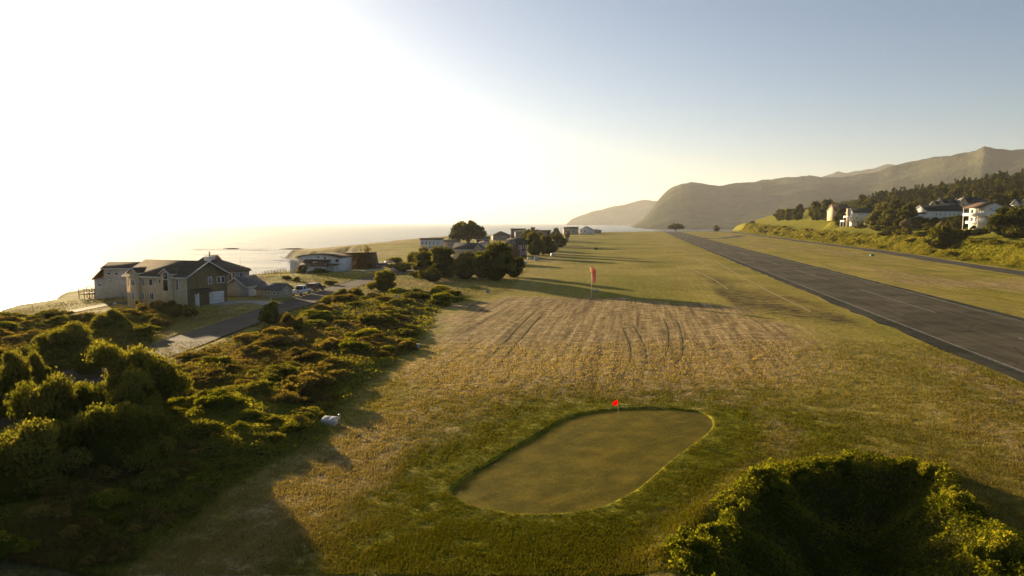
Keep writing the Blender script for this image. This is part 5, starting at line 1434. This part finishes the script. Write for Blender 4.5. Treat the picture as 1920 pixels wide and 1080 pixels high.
mb = MB(); mb.box(-3.4, -0.02, 0, 9, 4.8, 5.05); mb.box(-3.4, -3.3, 0, 9, 5.05, 6.1); mb.box(-3.3, -0.02, 0, 0.1, 5.05, 6.1); mb.box(-1.8, -0.02, 0, 9, 1.2, 1.4); mb.box(-1.8, -1.7, 0, 9, 1.4, 2.4); h.part("balcony", mb, 'whitewood')
mb = MB()
for yy in (0.2, 4.5, 8.8):
    mb.box(-3.35, -3.15, yy - .1, yy + .1, -3, 4.8); mb.box(-3.35, -3.15, yy - .1, yy + .1, 6.1, 8.5)
h.part("balcony_post", mb, 'whitewood')
for k, u in enumerate((3.0, 4.0, 5.0, 6.1)): h.win('S', u, 6.9 + 0.35 * (k == 0), 0.75, 0.75 + 0.3 * (k % 3 == 0), 0)
for u, z, w in ((0.9, 3.8, 1.6), (2.4, 3.8, 0.9), (5.2, 3.6, 1.5), (8.7, 3.8, 0.9)): h.win('S', u, z, w, 1.0, 0)
for u in (1.5, 4.5, 7.5): h.win('W', u, 5.5, 1.8, 2.2, 0); h.win('W', u, 1.9, 1.8, 2.2, 0)

# ------------------------------------------------------------------ vehicles
def vehicle(name, label, kind, paint, loc, heading):
    """local x forward; origin on the ground at the centre"""
    t = thing(name, label, "pickup" if kind == 'pickup' else "car", loc, heading)
    Lh = 2.75 if kind == 'pickup' else 2.25
    mb = MB()
    if kind == 'pickup': prof = [(-Lh, 0.55), (-Lh, 1.12), (-1.0, 1.14), (1.2, 1.14), (Lh - .15, 1.02), (Lh, 0.8), (Lh, 0.5)]
    else: prof = [(-Lh, 0.45), (-Lh, 0.95), (-1.9, 1.08), (0.95, 1.0), (Lh - .25, 0.88), (Lh, 0.62), (Lh, 0.4)]
    mb.prism(prof, -0.94, 0.94, 'y')
    mb.build("body", M[paint], t, 0.07)
    c0_, c1_ = (-0.75, 1.35) if kind == 'pickup' else (-2.1, 1.0)
    top = 1.83 if kind == 'pickup' else 1.62
    zb_ = 1.13 if kind == 'pickup' else 1.0
    g_ = MB()
    V = []
    for (xa, ins, zz) in ((c0_, 0.06, zb_), (c1_, 0.06, zb_), (c1_ - 0.62, 0.2, top - .06), (c0_ + 0.22, 0.2, top - .06)):
        V += [(xa, -0.92 + ins, zz), (xa, 0.92 - ins, zz)]
    g_.add(V, [(0, 1, 3, 2), (2, 3, 5, 4), (4, 5, 7, 6), (6, 7, 1, 0), (0, 2, 4, 6), (1, 7, 5, 3)])
    g_.build("cabin_glass", M['glass'], t)
    rf = MB(); rf.box(c0_ + .18, c1_ - .58, -0.74, 0.74, top - .07, top); rf.build("roof", M[paint], t, 0.03)
    pl = MB()
    for sy in (-1, 1):
        for xa, xb in ((c0_, c0_ + .22), (c1_, c1_ - .62), ((c0_ + c1_) / 2, (c0_ + c1_) / 2 - .05)):
            pl.tube([(xa, sy * 0.87, zb_), (xb, sy * 0.73, top - .05)], 0.045, 5)
    pl.build("pillar", M[paint], t)
    if kind == 'pickup':
        bd = MB(); bd.box(-Lh + .1, -0.8, -0.78, 0.78, 1.141, 1.149); bd.build("load_bed", M['darkbox'], t)
    for sx_ in (-1, 1):
        for sy in (-1, 1):
            w = MB(); wx = sx_ * (Lh - 1.0); w.tube([(wx, sy * 0.74, 0.38), (wx, sy * 0.97, 0.38)], 0.38, 16); wo2 = w.build("wheel", M['tyre'], t)
            w = MB(); w.tube([(wx, sy * 0.972, 0.38), (wx, sy * 0.985, 0.38)], 0.22, 12); w.build("rim", M['metal'], wo2)
    for sy in (-1, 1):
        w = MB(); w.box(-Lh - .015, -Lh + .04, sy * 0.82 - .1, sy * 0.82 + .1, 0.75, 1.05); w.build("tail_light", M['lamp_red'], t)
        w = MB(); w.box(Lh - .06, Lh + .015, sy * 0.72 - .16, sy * 0.72 + .16, 0.66, 0.8); w.build("headlight", M['glass_pale'], t)
    w = MB(); w.box(-Lh - .12, -Lh - .003, -0.9, 0.9, 0.42, 0.6); w.build("bumper", M['metal'], t, 0.02)
    return t
def zroad(x, y): return H1(x, y) 
x, y = -40.9, 131.6
vehicle("pickup_truck", "white pickup parked on the road verge beside the tan shed", 'pickup', 'carwhite', (x, y, zroad(x, y)), R(82))
x, y = -40.3, 139.4
vehicle("parked_car", "dark wagon with pale roof parked ahead of the white pickup", 'car', 'cardark', (x, y, zroad(x, y)), R(70))
x, y = at(696, 503)
vehicle("parked_car", "rusty orange car in front of the vine-covered barn", 'car', 'carorange', (x, y, H1(x, y)), R(5))
x, y = at(722, 503)
vehicle("parked_car", "slate grey car parked beside the orange car", 'car', 'cargrey', (x, y, H1(x, y)), R(20))
x, y = at(976, 495)
vehicle("parked_car", "white-roofed car half under the biggest grove tree", 'car', 'carwhite', (x, y, H1(x, y)), R(15))

# ------------------------------------------------------------------ wind sock, flag, small things
x, y = at(1109, 557); z = H1(x, y)
t = thing("windsock", "orange-red windsock hanging limp on its pale pole in the mown field", "windsock", (x, y, z))
mb = MB(); mb.tube([(0, 0, -0.1), (0, 0, 3.0), (0, 0, 5.75)], [0.085, 0.07, 0.055], 10); mb.build("pole", M['poleyellow'], t, smooth=True)
mb = MB(); mb.tube([(0, 0, 0), (0, 0, 0.12)], 0.28, 10); mb.build("pole_base", M['concrete'], t)
def ringmesh(mb, c, nrm_, rad, w=0.02, seg=14):
    c = Vector(c); nn_ = Vector(nrm_).normalized(); a_ = nn_.cross(Vector((0, 1, 0))).normalized(); b_ = nn_.cross(a_)
    pts = [tuple(c + (a_ * math.cos(2 * math.pi * i / seg) + b_ * math.sin(2 * math.pi * i / seg)) * rad) for i in range(seg + 1)]
    mb.tube(pts, w, 5)
mb = MB(); ringmesh(mb, (-0.28, 0, 5.45), (-1, 0, -0.1), 0.42); mb.tube([(0, 0, 5.6), (-0.28, 0, 5.85)], 0.03, 6); mb.tube([(0, 0, 5.3), (-0.28, 0, 5.05)], 0.03, 6); mb.build("hoop", M['metal'], t)
path = [(-0.28, 0, 5.42), (-0.02, 0, 5.5), (0.25, 0, 5.38), (0.42, 0, 5.05), (0.46, 0, 4.5), (0.46, 0, 3.9), (0.45, 0, 3.3), (0.45, 0, 2.95)]
rad = [0.38, 0.39, 0.40, 0.38, 0.34, 0.29, 0.24, 0.21]
V, F, T_ = [], [], []; sg = 20
P = [Vector(p) for p in path]
for i, p in enumerate(P):
    d = (P[min(i + 1, len(P) - 1)] - P[max(i - 1, 0)]).normalized(); a_ = Vector((0, 1, 0)); b_ = d.cross(a_)
    for k in range(sg):
        q = 2 * math.pi * k / sg; rr = rad[i] * (1 + 0.10 * math.sin(3 * q + i * 0.7))
        V.append(tuple(p + a_ * math.cos(q) * rr * (0.8 if i > 3 else 1) + b_ * math.sin(q) * rr)); T_.append(0.5 if i > 0 else 0.95)
for i in range(len(P) - 1):
    for k in range(sg): F.append((i * sg + k, i * sg + (k + 1) % sg, (i + 1) * sg + (k + 1) % sg, (i + 1) * sg + k))
o = link("sock", mesh_np("sock", V, F, M['sock'], smooth=True, tint=T_), t)
md = o.modifiers.new("thick", 'SOLIDIFY'); md.thickness = 0.015

x, y = at(1160, 789)
t = thing("golf_flag", "small red golf flag on a thin stick standing in the putting green", "golf flag", (x, y, gz - 0.07))
tip = (-0.09, 0.0, 1.62)
mb = MB(); mb.tube([(0, 0, -0.05), (-0.09, 0, 1.64)], 0.010, 6); mb.build("flagstick", M['poleyellow'], t)
V, F, T_ = [], [], []
nu, nv = 8, 6
for i in range(nu + 1):
    for j in range(nv + 1):
        u, v_ = i / nu, j / nv
        zz = 1.62 - v_ * 0.36 - u * 0.20 * (1 - v_ * 0.35); xx = -0.09 - u * 0.34 + 0.02 * v_
        V.append((xx, 0.05 * math.sin(u * 6 + v_ * 3) * u, zz)); T_.append(0.4)
for i in range(nu):
    for j in range(nv): F.append((i * (nv + 1) + j, i * (nv + 1) + j + 1, (i + 1) * (nv + 1) + j + 1, (i + 1) * (nv + 1) + j))
o = link("flag", mesh_np("flag", V, F, M['flag'], smooth=True, tint=T_), t)
md = o.modifiers.new("thick", 'SOLIDIFY'); md.thickness = 0.006

x, y = at(618, 801); z = H1(x, y)
t = thing("utility_box", "low box with two pale slanting lids in the weeds at the field edge", "box", (x, y, z), R(-14)); t.scale = (0.8, 0.8, 0.72)
mb = MB(); mb.box(-0.62, 0.62, -0.32, 0.36, -0.1, 0.42); mb.build("cabinet", M['plastic'], t, 0.03)
for s_ in (-1, 1):
    mb = MB(); c_ = 0.32 * s_
    mb.prism([(-0.42, 0.44), (0.44, 0.66), (0.44, 0.70), (0.05, 0.66), (-0.42, 0.49)], c_ - 0.30, c_ + 0.30, 'x'); mb.build("lid", M['plastic'], t, 0.02)
mb = MB(); mb.tube([(0.85, 0.2, -0.1), (0.85, 0.2, 0.85)], 0.05, 8); mb.tube([(0.85, 0.2, 0.85), (0.85, 0.2, 1.0)], 0.10, 8); mb.build("vent_pipe", M['metal'], t)

def post_box(name, label, cat, px, py, w, d, hgt, m, rz=0, cap=True, group=None, legs=0.0):
    x, y, z = hit(px, py); g = y / FPX
    t = thing(name, label, cat, (x, y, z), R(rz), group)
    mb = MB(); mb.box(-w / 2, w / 2, -d / 2, d / 2, legs - 0.05 if not legs else legs, legs + hgt); mb.build("housing", M[m], t, min(w, d) * 0.08)
    if cap:
        mb = MB(); mb.prism([(-w * .58, legs + hgt), (w * .58, legs + hgt), (w * .5, legs + hgt + .06), (-w * .5, legs + hgt + .06)], -d * .58, d * .58, 'y'); mb.build("cap", M[m], t)
    if legs:
        mb = MB()
        for sx_ in (-1, 1): mb.box(sx_ * w * .38 - .04, sx_ * w * .38 + .04, -.04, .04, -.1, legs); 
        mb.build("leg", M['wood'], t)
    return t
post_box("marker_post", "short white marker post at the bend of the scrub edge", "post", 784, 655, 0.28, 0.28, 0.55, 'plastic')
post_box("service_pedestal", "tiny teal service pedestal in the grass left of the wind sock", "utility box", 914, 549, 0.6, 0.4, 0.5, 'teal')
post_box("service_pedestal", "teal service box on the grass strip beside the taxiway", "utility box", 1635, 480, 1.5, 0.8, 0.6, 'teal')
post_box("dark_crate", "dark box in the shade in front of the biggest grove tree", "box", 929, 524, 0.8, 0.8, 1.1, 'darkbox')
post_box("shade_post", "pale thin post next to the dark box in the tree shade", "post", 936, 524, 0.12, 0.12, 1.3, 'whitewood')
post_box("grass_bench", "dark bench-like box alone on the far mown field", "bench", 1117, 468, 2.0, 1.0, 0.9, 'darkbox')
post_box("field_marker", "small pale grey block beside the foot of the wind sock", "marker", 1117, 546, 1.1, 0.5, 0.3, 'plastic')
post_box("lawn_table", "pale blue-grey table on the lawn beyond the grove", "table", 993, 489, 1.6, 0.7, 0.5, 'blue', 20, True, None, 0.7)
post_box("lawn_cabinet", "blue-grey cabinet on the lawn left of the white trailer box", "cabinet", 1006, 489, 1.5, 0.8, 1.3, 'blue')
post_box("trailer_box", "pale rounded trailer box on the lawn in the shade", "trailer", 1036, 484, 1.4, 1.2, 1.2, 'plastic', 10, True, None, 0.7)
post_box("white_hut", "little pale hut at the foot of the far seaside trees", "hut", 1063, 453, 2.4, 2, 2.2, 'bluegrey')
post_box("lawn_sign", "small white box on the lawn below the far seaside trees", "box", 1054, 459, 1.2, 1.0, 0.8, 'plastic')
post_box("beehive", "left one of the two white boxes on the lawn under the huge round tree", "box", 1882.5, 443, 0.9, 0.8, 1.1, 'whitewood')
post_box("beehive", "right one of the two white boxes on the lawn under the huge round tree", "box", 1888, 443.5, 0.9, 0.8, 0.9, 'whitewood')
post_box("lawn_marker", "single tiny white box on the lawn below the big white house", "box", 1861, 436.5, 0.6, 0.6, 0.6, 'whitewood')
post_box("tank", "white tank standing at the corner of the tan shed's driveway", "tank", 508, 563, 0.35, 0.35, 0.4, 'plastic')
x, y, z = hit(496, 604)
t = thing("road_sign", "grey T-shaped sign post at the road edge by the roadside tree", "sign post", (x, y, z), R(0))
mb = MB(); mb.tube([(0, 0, -.1), (0, 0, 0.95)], 0.04, 6); mb.build("post", M['metal'], t)
mb = MB(); mb.box(-0.75, 0.12, -0.03, 0.03, 0.82, 0.95); mb.build("sign_board", M['metal'], t)
x, y, z = hit(216, 571)
blob("white_boulder", 0.3, 0.3, 0.3, 3, M['plastic'], "small white stone beside the gravel drive of the weathered house", "stone", (x, y, z + .1))
x, y, z = hit(729, 496)
t = thing("boat_cover", "small bright white covered dinghy behind the grey car", "dinghy", (x, y, z), R(30))
mb = MB(); mb.prism([(-1.3, 0.5), (1.3, 0.6), (1.6, 1.1), (0.2, 1.35), (-1.3, 1.05)], -0.5, 0.5, 'y'); mb.build("hull", M['plastic'], t, 0.15)
mb = MB(); mb.box(-0.9, -0.8, -.4, .4, -.1, .52); mb.box(0.8, 0.9, -.4, .4, -.1, .62); mb.build("cradle", M['wood'], t)
# rail fence on the bluff by the blue-grey house
t0 = at(497, 508.5); t1 = at(536, 505)
t = thing("rail_fence", "low wooden rail fence on the bluff beyond the garage", "fence", (t0[0], t0[1], 0))
dx, dy = t1[0] - t0[0], t1[1] - t0[1]
rm = MB(); pts = []
for k in range(8):
    X_, Y_ = dx * k / 7, dy * k / 7; zz = H1(t0[0] + X_, t0[1] + Y_)
    pm = MB(); pm.box(X_ - .07, X_ + .07, Y_ - .07, Y_ + .07, zz - .3, zz + 1.05); pm.build("post", M['wood'], t); pts.append((X_, Y_, zz))
for zz in (0.5, 0.9): rm.tube([(a_, b_, c_ + zz) for a_, b_, c_ in pts], 0.045, 5)
rm.build("rail", M['wood'], t)

# tyre tracks pressed in the stubble
TR = [[(1240, 690), (1262, 660), (1262, 620), (1250, 588)], [(1160, 735), (1190, 690), (1192, 650), (1168, 595)], [(905, 700), (935, 665), (985, 610), (1020, 575)]]
for p in TR:
    q = np.array(smooth_open([at(*q_) for q_ in p]))
    for off in (-0.8, 0.8):
        wv_ = 0.10 * sstep(0, 6, np.minimum(np.arange(len(q)), np.arange(len(q))[::-1]))
        tag(link("tyre_track", ribbon("tyre_track", q, off - wv_, off + wv_, M['track'], 0.03)), kind='structure')
for p in ([(1290, 500), (1330, 520), (1365, 541)], [(1340, 488), (1375, 510), (1430, 540), (1520, 585)], [(1255, 455), (1300, 482), (1345, 510)]):
    tag(link("mown_line", ribbon("mown_line", smooth_open([at(*q) for q in p]), -0.2, 0.2, M['mownline'], 0.035)), kind='structure')

# ------------------------------------------------------------------ haze
HZ = 3.0e4
mb = MB(); mb.box(-22000, 24000, -8000, 20500, -20.5, 800)
hm = bpy.data.materials.new("sea_haze"); hm.use_nodes = True
nt = hm.node_tree; nt.nodes.clear()
o_ = nt.nodes.new("ShaderNodeOutputMaterial"); pv = nt.nodes.new("ShaderNodeVolumePrincipled")
pv.inputs['Color'].default_value = (0.93, 0.95, 0.98, 1); pv.inputs['Density'].default_value = 4.0e-5; pv.inputs['Anisotropy'].default_value = 0.34
nt.links.new(pv.outputs[0], o_.inputs['Volume'])
tag(mb.build("haze", hm), kind='stuff')
print("objects", len(bpy.data.objects))
